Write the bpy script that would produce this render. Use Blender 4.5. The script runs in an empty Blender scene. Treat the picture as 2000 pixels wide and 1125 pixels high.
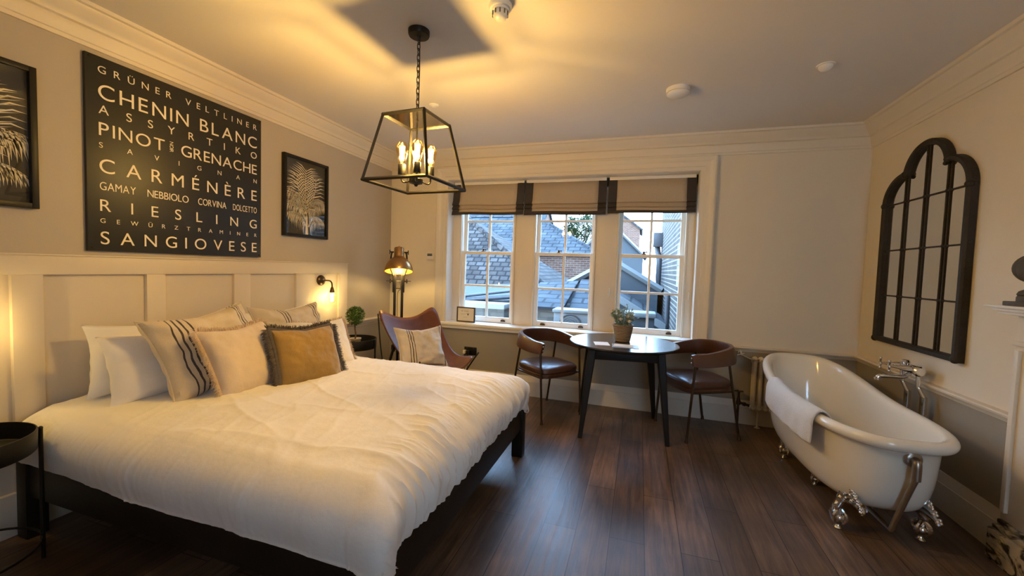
import bpy, bmesh, math, random
from mathutils import Vector, Matrix, noise
R = math.radians
sc = bpy.context.scene
COL = sc.collection
rnd = random.Random(7)

# ------------------------------------------------------------------ camera
cd = bpy.data.cameras.new('camera'); cam = bpy.data.objects.new('camera', cd); COL.objects.link(cam)
cd.sensor_width = 36.0; cd.lens = 790.2 / 2000 * 36.0; cd.clip_start = 0.02; cd.clip_end = 200
def cam_axes(yaw, pitch, roll):
    f = Vector((math.sin(yaw)*math.cos(pitch), math.cos(yaw)*math.cos(pitch), math.sin(pitch)))
    r = Vector((math.cos(yaw), -math.sin(yaw), 0)); u = r.cross(f)
    c, s = math.cos(roll), math.sin(roll)
    return c*r + s*u, -s*r + c*u, f
cr, cu, cf = cam_axes(R(-17.49), R(-2.79), R(1.827))
cam.matrix_world = Matrix(((cr.x, cu.x, -cf.x, 0), (cr.y, cu.y, -cf.y, 0), (cr.z, cu.z, -cf.z, 1.3), (0, 0, 0, 1)))
sc.camera = cam

# ------------------------------------------------------------------ sky, exposure
W = bpy.data.worlds.new('overcast_sky'); sc.world = W; W.use_nodes = True
wn = W.node_tree; wn.nodes.clear()
wo = wn.nodes.new('ShaderNodeOutputWorld'); wb = wn.nodes.new('ShaderNodeBackground')
wg = wn.nodes.new('ShaderNodeTexCoord'); ws = wn.nodes.new('ShaderNodeSeparateXYZ'); wr = wn.nodes.new('ShaderNodeValToRGB')
wn.links.new(wg.outputs['Generated'], ws.inputs[0]); wn.links.new(ws.outputs['Z'], wr.inputs[0]); wn.links.new(wr.outputs[0], wb.inputs[0])
wn.links.new(wb.outputs[0], wo.inputs[0])
wr.color_ramp.elements[0].position = 0.0; wr.color_ramp.elements[0].color = (0.60, 0.80, 1.0, 1)
wr.color_ramp.elements[1].position = 0.5; wr.color_ramp.elements[1].color = (0.36, 0.62, 1.0, 1)
wb.inputs[1].default_value = 9.5
sc.view_settings.view_transform = 'Standard'; sc.view_settings.look = 'None'
sc.view_settings.gamma = 1.0; sc.view_settings.use_curve_mapping = False
sc.view_settings.exposure = 0.88
sc.cycles.use_denoising = True
sc.cycles.max_bounces = 10; sc.cycles.diffuse_bounces = 6; sc.cycles.transparent_max_bounces = 16
sc.cycles.sample_clamp_indirect = 6.0
sc.cycles.caustics_reflective = False; sc.cycles.caustics_refractive = False
WARM = (1.0, 0.70, 0.26)
PENDANT_W = 14.2; SCONCE_W = 3.2; STAND_W = 4.6

# ------------------------------------------------------------------ materials
def _nodes(name):
    m = bpy.data.materials.new(name); m.use_nodes = True
    return m, m.node_tree, m.node_tree.nodes['Principled BSDF']
def mat(name, col, rough=0.5, metal=0.0, var=0.08, vs=6.0, bump=0.0, bs=60.0, coat=0.0, sheen=0.0, spec=0.5, stretch=None):
    m, nt, p = _nodes(name); N, L = nt.nodes, nt.links
    tc = N.new('ShaderNodeTexCoord'); mp = N.new('ShaderNodeMapping'); L.new(tc.outputs['Object'], mp.inputs[0])
    if stretch: mp.inputs['Scale'].default_value = stretch
    nz = N.new('ShaderNodeTexNoise'); nz.inputs['Scale'].default_value = vs; nz.inputs['Detail'].default_value = 4
    L.new(mp.outputs[0], nz.inputs[0])
    mx = N.new('ShaderNodeMix'); mx.data_type = 'RGBA'
    mx.inputs[6].default_value = (*[c*(1-var) for c in col], 1); mx.inputs[7].default_value = (*[min(1, c*(1+var)) for c in col], 1)
    L.new(nz.outputs['Fac'], mx.inputs[0]); L.new(mx.outputs[2], p.inputs['Base Color'])
    p.inputs['Roughness'].default_value = rough; p.inputs['Metallic'].default_value = metal
    p.inputs['Coat Weight'].default_value = coat; p.inputs['Sheen Weight'].default_value = sheen
    p.inputs['Specular IOR Level'].default_value = spec
    if bump:
        n2 = N.new('ShaderNodeTexNoise'); n2.inputs['Scale'].default_value = bs; n2.inputs['Detail'].default_value = 3
        L.new(mp.outputs[0], n2.inputs[0]); b = N.new('ShaderNodeBump'); b.inputs['Strength'].default_value = bump
        b.inputs['Distance'].default_value = 0.01
        L.new(n2.outputs['Fac'], b.inputs['Height']); L.new(b.outputs[0], p.inputs['Normal'])
    return m
def emis(name, col, s):
    m = bpy.data.materials.new(name); m.use_nodes = True; nt = m.node_tree; nt.nodes.clear()
    o = nt.nodes.new('ShaderNodeOutputMaterial'); e = nt.nodes.new('ShaderNodeEmission')
    e.inputs[0].default_value = (*col, 1); e.inputs[1].default_value = s; nt.links.new(e.outputs[0], o.inputs[0]); return m
def glass(name, tint=(1, 1, 1), refl=0.06, rough=0.0, extra=1.0):
    m = bpy.data.materials.new(name); m.use_nodes = True; nt = m.node_tree; nt.nodes.clear()
    o = nt.nodes.new('ShaderNodeOutputMaterial'); t = nt.nodes.new('ShaderNodeBsdfTransparent'); g = nt.nodes.new('ShaderNodeBsdfGlossy')
    mx = nt.nodes.new('ShaderNodeMixShader'); f = nt.nodes.new('ShaderNodeLayerWeight'); f.inputs[0].default_value = .5
    pw = nt.nodes.new('ShaderNodeMath'); pw.operation = 'POWER'; pw.inputs[1].default_value = 5.0; nt.links.new(f.outputs['Facing'], pw.inputs[0])
    ml = nt.nodes.new('ShaderNodeMath'); ml.operation = 'MULTIPLY_ADD'; ml.inputs[1].default_value = .9*min(1, extra); ml.inputs[2].default_value = .04*extra; ml.use_clamp = True
    nt.links.new(pw.outputs[0], ml.inputs[0])
    t.inputs[0].default_value = (*tint, 1); g.inputs['Roughness'].default_value = rough
    nt.links.new(ml.outputs[0], mx.inputs[0]); nt.links.new(t.outputs[0], mx.inputs[1]); nt.links.new(g.outputs[0], mx.inputs[2])
    nt.links.new(mx.outputs[0], o.inputs[0]); return m
def brick_mat(name, c1, c2, mort, w, h, rough=0.8, bump=0.5, axes='XZ', ms=0.01, offset=0.5, var=0.35):
    m, nt, p = _nodes(name); N, L = nt.nodes, nt.links
    tc = N.new('ShaderNodeTexCoord'); sp = N.new('ShaderNodeSeparateXYZ'); cb = N.new('ShaderNodeCombineXYZ')
    L.new(tc.outputs['Object'], sp.inputs[0]); L.new(sp.outputs[axes[0]], cb.inputs[0]); L.new(sp.outputs[axes[1]], cb.inputs[1])
    if len(axes) > 2:
        ad = N.new('ShaderNodeMath'); ad.operation = 'ADD'; L.new(sp.outputs[axes[0]], ad.inputs[0]); L.new(sp.outputs[axes[2]], ad.inputs[1]); L.new(ad.outputs[0], cb.inputs[0])
    b = N.new('ShaderNodeTexBrick'); b.inputs['Scale'].default_value = 1.0
    b.inputs['Brick Width'].default_value = w; b.inputs['Row Height'].default_value = h; b.inputs['Mortar Size'].default_value = ms
    b.offset = offset
    b.inputs['Color1'].default_value = (*c1, 1); b.inputs['Color2'].default_value = (*c2, 1); b.inputs['Mortar'].default_value = (*mort, 1)
    L.new(cb.outputs[0], b.inputs['Vector'])
    nz = N.new('ShaderNodeTexNoise'); nz.inputs['Scale'].default_value = 1.7; nz.inputs['Detail'].default_value = 6; L.new(tc.outputs['Object'], nz.inputs[0])
    mx = N.new('ShaderNodeMix'); mx.data_type = 'RGBA'; mx.blend_type = 'MULTIPLY'; mx.inputs[0].default_value = 1
    rp = N.new('ShaderNodeValToRGB'); rp.color_ramp.elements[0].position = .3; rp.color_ramp.elements[0].color = (1-var, 1-var, 1-var, 1); rp.color_ramp.elements[1].position = .7
    L.new(nz.outputs['Fac'], rp.inputs[0]); L.new(b.outputs['Color'], mx.inputs[6]); L.new(rp.outputs[0], mx.inputs[7]); L.new(mx.outputs[2], p.inputs['Base Color'])
    p.inputs['Roughness'].default_value = rough; p.inputs['Specular IOR Level'].default_value = .12
    bp = N.new('ShaderNodeBump'); bp.inputs['Strength'].default_value = bump; bp.inputs['Distance'].default_value = 0.02; bp.invert = True
    L.new(b.outputs['Fac'], bp.inputs['Height']); L.new(bp.outputs[0], p.inputs['Normal'])
    return m
def floor_mat():
    m, nt, p = _nodes('dark_plank_floor'); N, L = nt.nodes, nt.links
    tc = N.new('ShaderNodeTexCoord'); sp = N.new('ShaderNodeSeparateXYZ'); cb = N.new('ShaderNodeCombineXYZ')
    L.new(tc.outputs['Object'], sp.inputs[0]); L.new(sp.outputs['Y'], cb.inputs[0])
    sh = N.new('ShaderNodeMath'); sh.operation = 'ADD'; sh.inputs[1].default_value = 0.412 + 0.163*30; L.new(sp.outputs['X'], sh.inputs[0]); L.new(sh.outputs[0], cb.inputs[1])
    b = N.new('ShaderNodeTexBrick'); b.inputs['Scale'].default_value = 1; b.inputs['Brick Width'].default_value = 1.22; b.inputs['Row Height'].default_value = 0.163
    b.inputs['Mortar Size'].default_value = 0.0022; b.offset = 0.37; b.inputs['Bias'].default_value = 0.0; b.inputs['Mortar Smooth'].default_value = 0.3
    b.inputs['Color1'].default_value = (0.105, 0.066, 0.046, 1); b.inputs['Color2'].default_value = (0.190, 0.125, 0.090, 1); b.inputs['Mortar'].default_value = (0.02, 0.01, 0.007, 1)
    L.new(cb.outputs[0], b.inputs['Vector'])
    mp = N.new('ShaderNodeMapping'); mp.inputs['Scale'].default_value = (16, 1.1, 1); L.new(tc.outputs['Object'], mp.inputs[0])
    nz = N.new('ShaderNodeTexNoise'); nz.inputs['Scale'].default_value = 2.2; nz.inputs['Detail'].default_value = 8; nz.inputs['Roughness'].default_value = .65; nz.inputs['Distortion'].default_value = .8
    L.new(mp.outputs[0], nz.inputs[0])
    rp = N.new('ShaderNodeValToRGB'); rp.color_ramp.elements[0].position = .3; rp.color_ramp.elements[0].color = (.42, .42, .42, 1); rp.color_ramp.elements[1].position = .75; rp.color_ramp.elements[1].color = (1.55, 1.5, 1.45, 1)
    L.new(nz.outputs['Fac'], rp.inputs[0])
    n3 = N.new('ShaderNodeTexNoise'); n3.inputs['Scale'].default_value = 2.6; n3.inputs['Detail'].default_value = 3; L.new(tc.outputs['Object'], n3.inputs[0])
    r3 = N.new('ShaderNodeValToRGB'); r3.color_ramp.elements[0].position = .35; r3.color_ramp.elements[0].color = (.62, .62, .62, 1); r3.color_ramp.elements[1].position = .7; r3.color_ramp.elements[1].color = (1.2, 1.16, 1.1, 1)
    L.new(n3.outputs['Fac'], r3.inputs[0])
    m1 = N.new('ShaderNodeMix'); m1.data_type = 'RGBA'; m1.blend_type = 'MULTIPLY'; m1.inputs[0].default_value = 1
    m2 = N.new('ShaderNodeMix'); m2.data_type = 'RGBA'; m2.blend_type = 'MULTIPLY'; m2.inputs[0].default_value = 1
    L.new(b.outputs['Color'], m1.inputs[6]); L.new(rp.outputs[0], m1.inputs[7]); L.new(m1.outputs[2], m2.inputs[6]); L.new(r3.outputs[0], m2.inputs[7])
    L.new(m2.outputs[2], p.inputs['Base Color'])
    rr = N.new('ShaderNodeMapRange'); rr.inputs[3].default_value = .25; rr.inputs[4].default_value = .46; L.new(nz.outputs['Fac'], rr.inputs[0]); L.new(rr.outputs[0], p.inputs['Roughness'])
    bp = N.new('ShaderNodeBump'); bp.inputs['Strength'].default_value = .25; bp.inputs['Distance'].default_value = .004
    L.new(nz.outputs['Fac'], bp.inputs['Height']); L.new(bp.outputs[0], p.inputs['Normal'])
    return m
def stripe_mat(name, base, dark, lines, axis='X', rough=.9):
    """woven cloth with thin woven stripes at given local positions (centre, half width)"""
    m, nt, p = _nodes(name); N, L = nt.nodes, nt.links
    tc = N.new('ShaderNodeTexCoord'); sp = N.new('ShaderNodeSeparateXYZ'); L.new(tc.outputs['Object'], sp.inputs[0])
    acc = None
    for c, w in lines:
        a = N.new('ShaderNodeMath'); a.operation = 'SUBTRACT'; L.new(sp.outputs[axis], a.inputs[0]); a.inputs[1].default_value = c
        ab = N.new('ShaderNodeMath'); ab.operation = 'ABSOLUTE'; L.new(a.outputs[0], ab.inputs[0])
        lt = N.new('ShaderNodeMath'); lt.operation = 'LESS_THAN'; L.new(ab.outputs[0], lt.inputs[0]); lt.inputs[1].default_value = w
        if acc is None: acc = lt
        else:
            s = N.new('ShaderNodeMath'); s.operation = 'MAXIMUM'; L.new(acc.outputs[0], s.inputs[0]); L.new(lt.outputs[0], s.inputs[1]); acc = s
    nz = N.new('ShaderNodeTexNoise'); nz.inputs['Scale'].default_value = 220; L.new(tc.outputs['Object'], nz.inputs[0])
    m0 = N.new('ShaderNodeMix'); m0.data_type = 'RGBA'; m0.inputs[6].default_value = (*[c*.88 for c in base], 1); m0.inputs[7].default_value = (*[c*1.1 for c in base], 1); L.new(nz.outputs['Fac'], m0.inputs[0])
    mx = N.new('ShaderNodeMix'); mx.data_type = 'RGBA'; L.new(acc.outputs[0], mx.inputs[0]); L.new(m0.outputs[2], mx.inputs[6]); mx.inputs[7].default_value = (*dark, 1)
    L.new(mx.outputs[2], p.inputs['Base Color']); p.inputs['Roughness'].default_value = rough; p.inputs['Sheen Weight'].default_value = .2
    b = N.new('ShaderNodeBump'); b.inputs['Strength'].default_value = .3; b.inputs['Distance'].default_value = .003; L.new(nz.outputs['Fac'], b.inputs['Height']); L.new(b.outputs[0], p.inputs['Normal'])
    return m
def weave_mat(name, c1, c2):
    m, nt, p = _nodes(name); N, L = nt.nodes, nt.links
    tc = N.new('ShaderNodeTexCoord'); w = N.new('ShaderNodeTexWave'); w.bands_direction = 'Z'; w.inputs['Scale'].default_value = 26; w.inputs['Distortion'].default_value = 2.5
    L.new(tc.outputs['Object'], w.inputs[0]); mx = N.new('ShaderNodeMix'); mx.data_type = 'RGBA'; mx.inputs[6].default_value = (*c1, 1); mx.inputs[7].default_value = (*c2, 1)
    L.new(w.outputs['Fac'], mx.inputs[0]); L.new(mx.outputs[2], p.inputs['Base Color']); p.inputs['Roughness'].default_value = .7
    b = N.new('ShaderNodeBump'); b.inputs['Strength'].default_value = .8; b.inputs['Distance'].default_value = .01; L.new(w.outputs['Fac'], b.inputs['Height']); L.new(b.outputs[0], p.inputs['Normal'])
    return m
def marble_mat():
    m, nt, p = _nodes('veined_marble'); N, L = nt.nodes, nt.links
    tc = N.new('ShaderNodeTexCoord'); nz = N.new('ShaderNodeTexNoise'); nz.inputs['Scale'].default_value = 7; nz.inputs['Detail'].default_value = 8; nz.inputs['Distortion'].default_value = 2.5
    L.new(tc.outputs['Object'], nz.inputs[0]); rp = N.new('ShaderNodeValToRGB'); e = rp.color_ramp.elements
    e[0].position = .42; e[0].color = (.05, .04, .03, 1); e[1].position = .52; e[1].color = (.5, .42, .3, 1)
    L.new(nz.outputs['Fac'], rp.inputs[0]); L.new(rp.outputs[0], p.inputs['Base Color']); p.inputs['Roughness'].default_value = .25; return m

M = {}
M['cream'] = mat('cream_wall_paint', (.74, .665, .545), .75, var=.03, vs=3, bump=.05, bs=90)
M['greige'] = mat('greige_wall_paint', (.47, .42, .355), .75, var=.03, vs=3, bump=.05, bs=90)
M['taupe'] = mat('taupe_dado_paint', (.33, .295, .245), .7, var=.03, vs=3)
M['ceil'] = mat('ceiling_paint', (.72, .68, .64), .85, var=.02, vs=2)
M['trim'] = mat('cream_woodwork_paint', (.72, .65, .54), .45, var=.02, vs=4)
M['panel'] = mat('greige_panel_paint', (.60, .535, .45), .5, var=.02, vs=4)
M['sash'] = mat('white_sash_paint', (.82, .80, .76), .4, var=.02)
M['floor'] = floor_mat()
M['black_wood'] = mat('black_stained_wood', (.009, .008, .008), .42, var=.3, vs=3, stretch=(1, 1, 8), bump=.08, bs=30, spec=.3)
M['black_metal'] = mat('black_metal', (.018, .016, .015), .42, .6, var=.2, vs=20)
M['bronze'] = mat('bronze_metal', (.09, .06, .04), .35, .9, var=.2, vs=20)
M['brass'] = mat('aged_brass', (.46, .28, .13), .30, 1.0, var=.22, vs=9)
M['gold_in'] = mat('gold_shade_lining', (.80, .46, .07), .38, .7, var=.05)
M['chrome'] = mat('chrome', (.78, .77, .75), .07, 1.0, var=.04)
M['enamel'] = mat('cream_enamel', (.80, .75, .65), .14, var=.02, coat=.5)
M['rad'] = mat('cream_radiator_paint', (.66, .60, .50), .4, var=.03)
M['linen'] = mat('white_cotton', (.78, .755, .72), .88, var=.03, vs=12, bump=.16, bs=45, sheen=.1)
M['towel'] = mat('white_terry', (.85, .83, .80), .95, var=.05, vs=60, bump=.9, bs=260, sheen=.4)
M['mustard'] = mat('mustard_velvet', (.30, .18, .04), .75, var=.3, vs=9, sheen=.35, bump=.2, bs=70)
M['fur'] = mat('brown_faux_fur', (.085, .065, .05), .8, var=.5, vs=60, sheen=.4)
M['beige'] = mat('beige_velvet', (.64, .52, .38), .8, var=.10, vs=8, sheen=.35, bump=.15, bs=90)
M['white_vel'] = mat('offwhite_velvet', (.74, .70, .65), .85, var=.05, vs=8, sheen=.3, bump=.15, bs=90)
M['fringe'] = mat('beige_fringe', (.60, .47, .34), .9, var=.25, vs=50)
M['leather'] = mat('brown_leather', (.085, .034, .020), .33, var=.3, vs=7, bump=.12, bs=160, coat=.15)
M['tan'] = mat('tan_saddle_leather', (.125, .042, .016), .42, var=.6, vs=9, bump=.1, bs=90, spec=.18)
M['white_pl'] = mat('white_plastic', (.80, .78, .74), .35, var=.02)
M['black_pl'] = mat('black_plastic', (.015, .014, .014), .35, var=.1)
M['iron'] = mat('dark_bronzed_iron', (.035, .028, .022), .6, .5, var=.4, vs=25, bump=.3, bs=120)
M['stone'] = mat('weathered_dark_stone', (.085, .075, .06), .75, var=.35, vs=14, bump=.3, bs=60)
M['mirror'] = mat('mirror_glass', (.80, .80, .78), .025, 1.0, var=.01)
M['blind'] = mat('beige_blind_linen', (.46, .385, .30), .9, var=.06, vs=80, bump=.15, bs=300)
M['blind_dk'] = mat('charcoal_blind_border', (.045, .038, .038), .9, var=.1, vs=80)
M['leaf'] = mat('topiary_leaf', (.085, .16, .03), .55, var=.5, vs=40)
M['leaf2'] = mat('grey_green_leaf', (.27, .31, .17), .6, var=.4, vs=40)
M['stem'] = mat('woody_stem', (.10, .06, .035), .8, var=.2, vs=30)
M['petal'] = mat('white_petal', (.82, .78, .70), .6, var=.05)
M['pot'] = mat('stone_pot', (.38, .31, .22), .8, var=.15, vs=30)
M['basket'] = weave_mat('woven_wicker', (.16, .095, .05), (.50, .36, .21))
M['paper'] = mat('white_card', (.82, .79, .74), .6, var=.02)
M['grey_card'] = mat('grey_card', (.30, .34, .38), .5, var=.04)
M['sign'] = mat('black_board', (.012, .013, .013), .45, var=.15, vs=4)
M['letter'] = mat('cream_lettering', (.82, .74, .62), .6, var=.03)
M['print'] = mat('charcoal_print', (.022, .022, .022), .7, var=.5, vs=5)
M['frond'] = mat('pale_frond_ink', (.82, .74, .58), .7, var=.15, vs=30)
M['glass'] = glass('clear_window_glass', (.97, .99, 1.0), extra=.7)
M['pic_glass'] = glass('picture_glass', (.98, .98, .98), extra=.9)
M['amber'] = glass('amber_bulb_glass', (1.0, .86, .58), extra=.8)
M['clear'] = glass('clear_bulb_glass', (1.0, .97, .9), extra=1.0)
M['plate'] = mat('polished_bronze_plate', (.50, .46, .42), .10, 1.0, var=.05)
M['steel'] = mat('aged_steel_pipe', (.42, .37, .31), .30, 1.0, var=.25, vs=12)
M['filament'] = emis('glowing_filament', (1.0, .62, .16), 60)
M['filament2'] = emis('glowing_small_filament', (1.0, .70, .25), 45)
M['lamp_glow'] = emis('lit_lamp_bulb', (1.0, .66, .18), 5)
M['screen'] = mat('grey_display', (.12, .12, .11), .3, var=.05)
M['marble'] = marble_mat()
M['lead'] = mat('lead_grey', (0.0617, 0.068, 0.0742), .6, var=.15, vs=8, spec=.1)
M['out_white'] = mat('outdoor_white_paint', (0.144, 0.148, 0.148), .6, var=.1, vs=6)
M['out_dark'] = mat('outdoor_black_iron', (.04, .04, .045), .5, var=.1)
M['tile'] = brick_mat('old_clay_roof_tiles', (0.0411, 0.0329, 0.0308), (0.0785, 0.068, 0.0636), (0.0144, 0.0123, 0.0123), .19, .12, axes='XZ', ms=.012, bump=.9)
M['slate'] = brick_mat('grey_roof_slate', (0.0411, 0.0473, 0.0553), (0.0617, 0.068, 0.0756), (0.0206, 0.0226, 0.0267), .30, .17, axes='XZY', ms=.008, bump=.7)
M['brick'] = brick_mat('red_brick', (.125, .050, .028), (.165, .080, .048), (.20, .18, .165), .22, .075, axes='XZY', ms=.010)
M['brick_gr'] = brick_mat('grey_brown_brick', (0.0495, 0.0411, 0.037), (0.0864, 0.0742, 0.0636), (.26, .24, .22), .22, .075, axes='XZY', ms=.010)
M['stonewall'] = brick_mat('rubble_stone', (0.0617, 0.0577, 0.0514), (0.0986, 0.0907, 0.0785), (0.0617, 0.0577, 0.0514), .26, .11, axes='XZY', ms=.014)
M['tree'] = mat('tree_leaf', (0.0308, 0.0577, 0.0144), .6, var=.5, vs=6)

# ------------------------------------------------------------------ mesh helpers
def B(): return bmesh.new()
def mk(name, bm, m, parent=None, smooth=True, world=False, angle=40, kind=None, label=None):
    bmesh.ops.recalc_face_normals(bm, faces=bm.faces[:])
    me = bpy.data.meshes.new(name); bm.to_mesh(me); bm.free()
    if smooth:
        for p in me.polygons: p.use_smooth = True
        try: me.set_sharp_from_angle(angle=R(angle))
        except Exception: pass
    o = bpy.data.objects.new(name, me); COL.objects.link(o)
    ms = m if isinstance(m, (list, tuple)) else [m]
    for q in ms: me.materials.append(M[q] if isinstance(q, str) else q)
    if parent:
        o.parent = parent
        if world:
            w = Matrix.Identity(4); q = parent; chain = []
            while q: chain.append(q); q = q.parent
            for q in reversed(chain): w = w @ q.matrix_parent_inverse @ q.matrix_basis
            o.matrix_parent_inverse = w.inverted()
    if kind: o['kind'] = kind
    if label: o['label'] = label
    return o
def tag(o, label, cat, group=None, kind=None):
    o['label'] = label; o['category'] = cat
    if group: o['group'] = group
    if kind: o['kind'] = kind
    return o
def thing(name, label, cat, loc=(0, 0, 0), rz=0.0, group=None):
    o = bpy.data.objects.new(name, None); COL.objects.link(o); o.location = loc; o.rotation_euler = (0, 0, rz)
    o.empty_display_size = .1
    return tag(o, label, cat, group)
def struct(name, bm, m, parent=None, label=None, smooth=False):
    return mk(name, bm, m, parent, smooth=smooth, kind='structure', label=label)
def copy_tree(o, parent=None):
    c = o.copy(); COL.objects.link(c)
    if parent: c.parent = parent
    for ch in list(o.children): copy_tree(ch, c)
    return c
def box(bm, x0, x1, y0, y1, z0, z1, bev=0.0, seg=2):
    g = bmesh.ops.create_cube(bm, size=1.0); vs = g['verts']
    for v in vs: v.co = Vector(((x0+x1)/2 + v.co.x*(x1-x0), (y0+y1)/2 + v.co.y*(y1-y0), (z0+z1)/2 + v.co.z*(z1-z0)))
    if bev:
        es = list({e for v in vs for e in v.link_edges})
        bmesh.ops.bevel(bm, geom=es, offset=bev, segments=seg, affect='EDGES', profile=.5)
    return vs
def ring(bm, c, u, v, r, n, ph=0):
    return [bm.verts.new(c + u*(r*math.cos(ph+2*math.pi*i/n)) + v*(r*math.sin(ph+2*math.pi*i/n))) for i in range(n)]
def frame(t):
    t = t.normalized(); a = Vector((0, 0, 1)) if abs(t.z) < .9 else Vector((1, 0, 0))
    u = t.cross(a).normalized(); return u, t.cross(u).normalized()
def bridge(bm, a, b):
    n = len(a)
    for i in range(n):
        try: bm.faces.new((a[i], a[(i+1) % n], b[(i+1) % n], b[i]))
        except ValueError: pass
def tube(bm, pts, r, n=10, closed=False, caps=True):
    P = [Vector(p) for p in pts]; rs = r if isinstance(r, (list, tuple)) else [r]*len(P)
    rings = []; u = None
    for i, p in enumerate(P):
        if closed: t = P[(i+1) % len(P)] - P[i-1]
        else: t = P[min(i+1, len(P)-1)] - P[max(i-1, 0)]
        t.normalize()
        if u is None: u, _ = frame(t)
        u = (u - t*u.dot(t)).normalized(); v = t.cross(u)
        rings.append(ring(bm, p, u, v, rs[i], n))
    for i in range(len(rings)-1): bridge(bm, rings[i], rings[i+1])
    if closed: bridge(bm, rings[-1], rings[0])
    elif caps:
        bm.faces.new(rings[0]); bm.faces.new(rings[-1])
def cyl(bm, p0, p1, r0, r1=None, n=20): tube(bm, [p0, p1], [r0, r0 if r1 is None else r1], n)
def lathe(bm, prof, c=(0, 0, 0), n=32, axis=Vector((0, 0, 1)), caps=True):
    c = Vector(c); axis = Vector(axis).normalized(); u, v = frame(axis); rs = []
    for r, z in prof:
        if r < 1e-5: rs.append([bm.verts.new(c + axis*z)])
        else: rs.append(ring(bm, c + axis*z, u, v, r, n))
    for a, b in zip(rs, rs[1:]):
        if len(a) == 1 and len(b) == 1: continue
        if len(a) == 1:
            for i in range(n): bm.faces.new((a[0], b[i], b[(i+1) % n]))
        elif len(b) == 1:
            for i in range(n): bm.faces.new((a[i], a[(i+1) % n], b[0]))
        else: bridge(bm, a, b)
    if caps:
        for q in (rs[0], rs[-1]):
            if len(q) > 2: bm.faces.new(q)
def ball(bm, c, r, n=14, sc_=(1, 1, 1)):
    g = bmesh.ops.create_uvsphere(bm, u_segments=n, v_segments=max(6, n*2//3), radius=1.0)
    for v in g['verts']: v.co = Vector((c[0]+v.co.x*r*sc_[0], c[1]+v.co.y*r*sc_[1], c[2]+v.co.z*r*sc_[2]))
    return g['verts']
def extrude_poly(bm, pts, d):
    """closed polygon pts (3-D) extruded by vector d"""
    a = [bm.verts.new(Vector(p)) for p in pts]; b = [bm.verts.new(Vector(p)+Vector(d)) for p in pts]
    bm.faces.new(a); bm.faces.new(b); bridge(bm, a, b)
def sheet(bm, grid, closed_u=False):
    vs = [[bm.verts.new(p) for p in row] for row in grid]
    for i in range(len(vs)-1):
        for j in range(len(vs[0])-1): bm.faces.new((vs[i][j], vs[i][j+1], vs[i+1][j+1], vs[i+1][j]))
        if closed_u: bm.faces.new((vs[i][-1], vs[i][0], vs[i+1][0], vs[i+1][-1]))
    return vs
def solid(o, t, off=0.0):
    md = o.modifiers.new('thickness', 'SOLIDIFY'); md.thickness = t; md.offset = off; return o
def subsurf(o, l=1):
    md = o.modifiers.new('smooth', 'SUBSURF'); md.levels = l; md.render_levels = l; return o
def curve_pts(pts, n=8):
    """Catmull-Rom through pts"""
    P = [Vector(p) for p in pts]; P = [2*P[0]-P[1]] + P + [2*P[-1]-P[-2]]; out = []
    for i in range(1, len(P)-2):
        a, b, c, d = P[i-1], P[i], P[i+1], P[i+2]
        for k in range(n):
            t = k/n; out.append(.5*((2*b) + (c-a)*t + (2*a-5*b+4*c-d)*t*t + (3*b-a-3*c+d)*t**3))
    out.append(P[-2]); return out
def point_light(name, loc, watts, col, radius, parent=None):
    l = bpy.data.lights.new(name, 'POINT'); l.energy = watts; l.color = col; l.shadow_soft_size = radius
    o = bpy.data.objects.new(name, l); COL.objects.link(o); o.location = loc
    if parent: o.parent = parent
    return o
# ================================================================== the room
XL, XR, YB, YF, ZC = -2.71, 1.72, 3.975, -1.7, 2.52
bm = B(); box(bm, XL-.15, XR+.15, YF-.15, YB+.27, -.12, 0); struct('floor', bm, 'floor')
bm = B(); box(bm, XL-.15, XR+.15, YF-.15, YB+.27, ZC, ZC+.12); struct('ceiling', bm, 'ceil')
DZ = .66
def wall(name, parts, mats):
    bm = B()
    for p in parts: box(bm, *p)
    me = struct(name, bm, mats); 
    for f in me.data.polygons: f.material_index = 0 if f.center.z > DZ else 1
    return me
wall('wall_left', [(XL-.15, XL, YF, YB+.27, 0, DZ), (XL-.15, XL, YF, YB+.27, DZ, ZC)], ['greige', 'taupe'])
wall('wall_right', [(XR, XR+.15, YF, YB+.27, 0, DZ), (XR, XR+.15, YF, YB+.27, DZ, ZC)], ['cream', 'taupe'])
FX0, FX1, FZ0, FZ1 = .75, 1.5, .95, 2.05      # unseen window added behind the camera to let in fill daylight
wall('wall_front', [(XL-.15, XR+.15, YF-.15, YF, 0, DZ), (XL-.15, FX0, YF-.15, YF, DZ, ZC), (FX1, XR+.15, YF-.15, YF, DZ, ZC), (FX0, FX1, YF-.15, YF, DZ, FZ0), (FX0, FX1, YF-.15, YF, FZ1, ZC)], ['cream', 'taupe'])
bm = B(); fm, fz = (FX0+FX1)/2, (FZ0+FZ1)/2
for x in (FX0, fm-.025, FX1-.05): box(bm, x, x+.05, YF-.12, YF-.06, FZ0, FZ1, .004)
for z in (FZ0, fz-.025, FZ1-.05): box(bm, FX0+.05, FX1-.05, YF-.11, YF-.07, z, z+.05, .004)
box(bm, FX0-.05, FX1+.05, YF-.15, YF+.05, FZ0-.025, FZ0, .005)
w = struct('window_4', bm, 'sash'); bm = B(); bm.faces.new([bm.verts.new((x, YF-.09, z)) for x, z in ((FX0+.02, FZ0+.02), (FX1-.02, FZ0+.02), (FX1-.02, FZ1-.02), (FX0+.02, FZ1-.02))]); mk('pane', bm, 'glass', w, kind='structure', smooth=False)
OX0, OX1, OZ0, OZ1 = -2.0, .475, .68, 2.22
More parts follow.
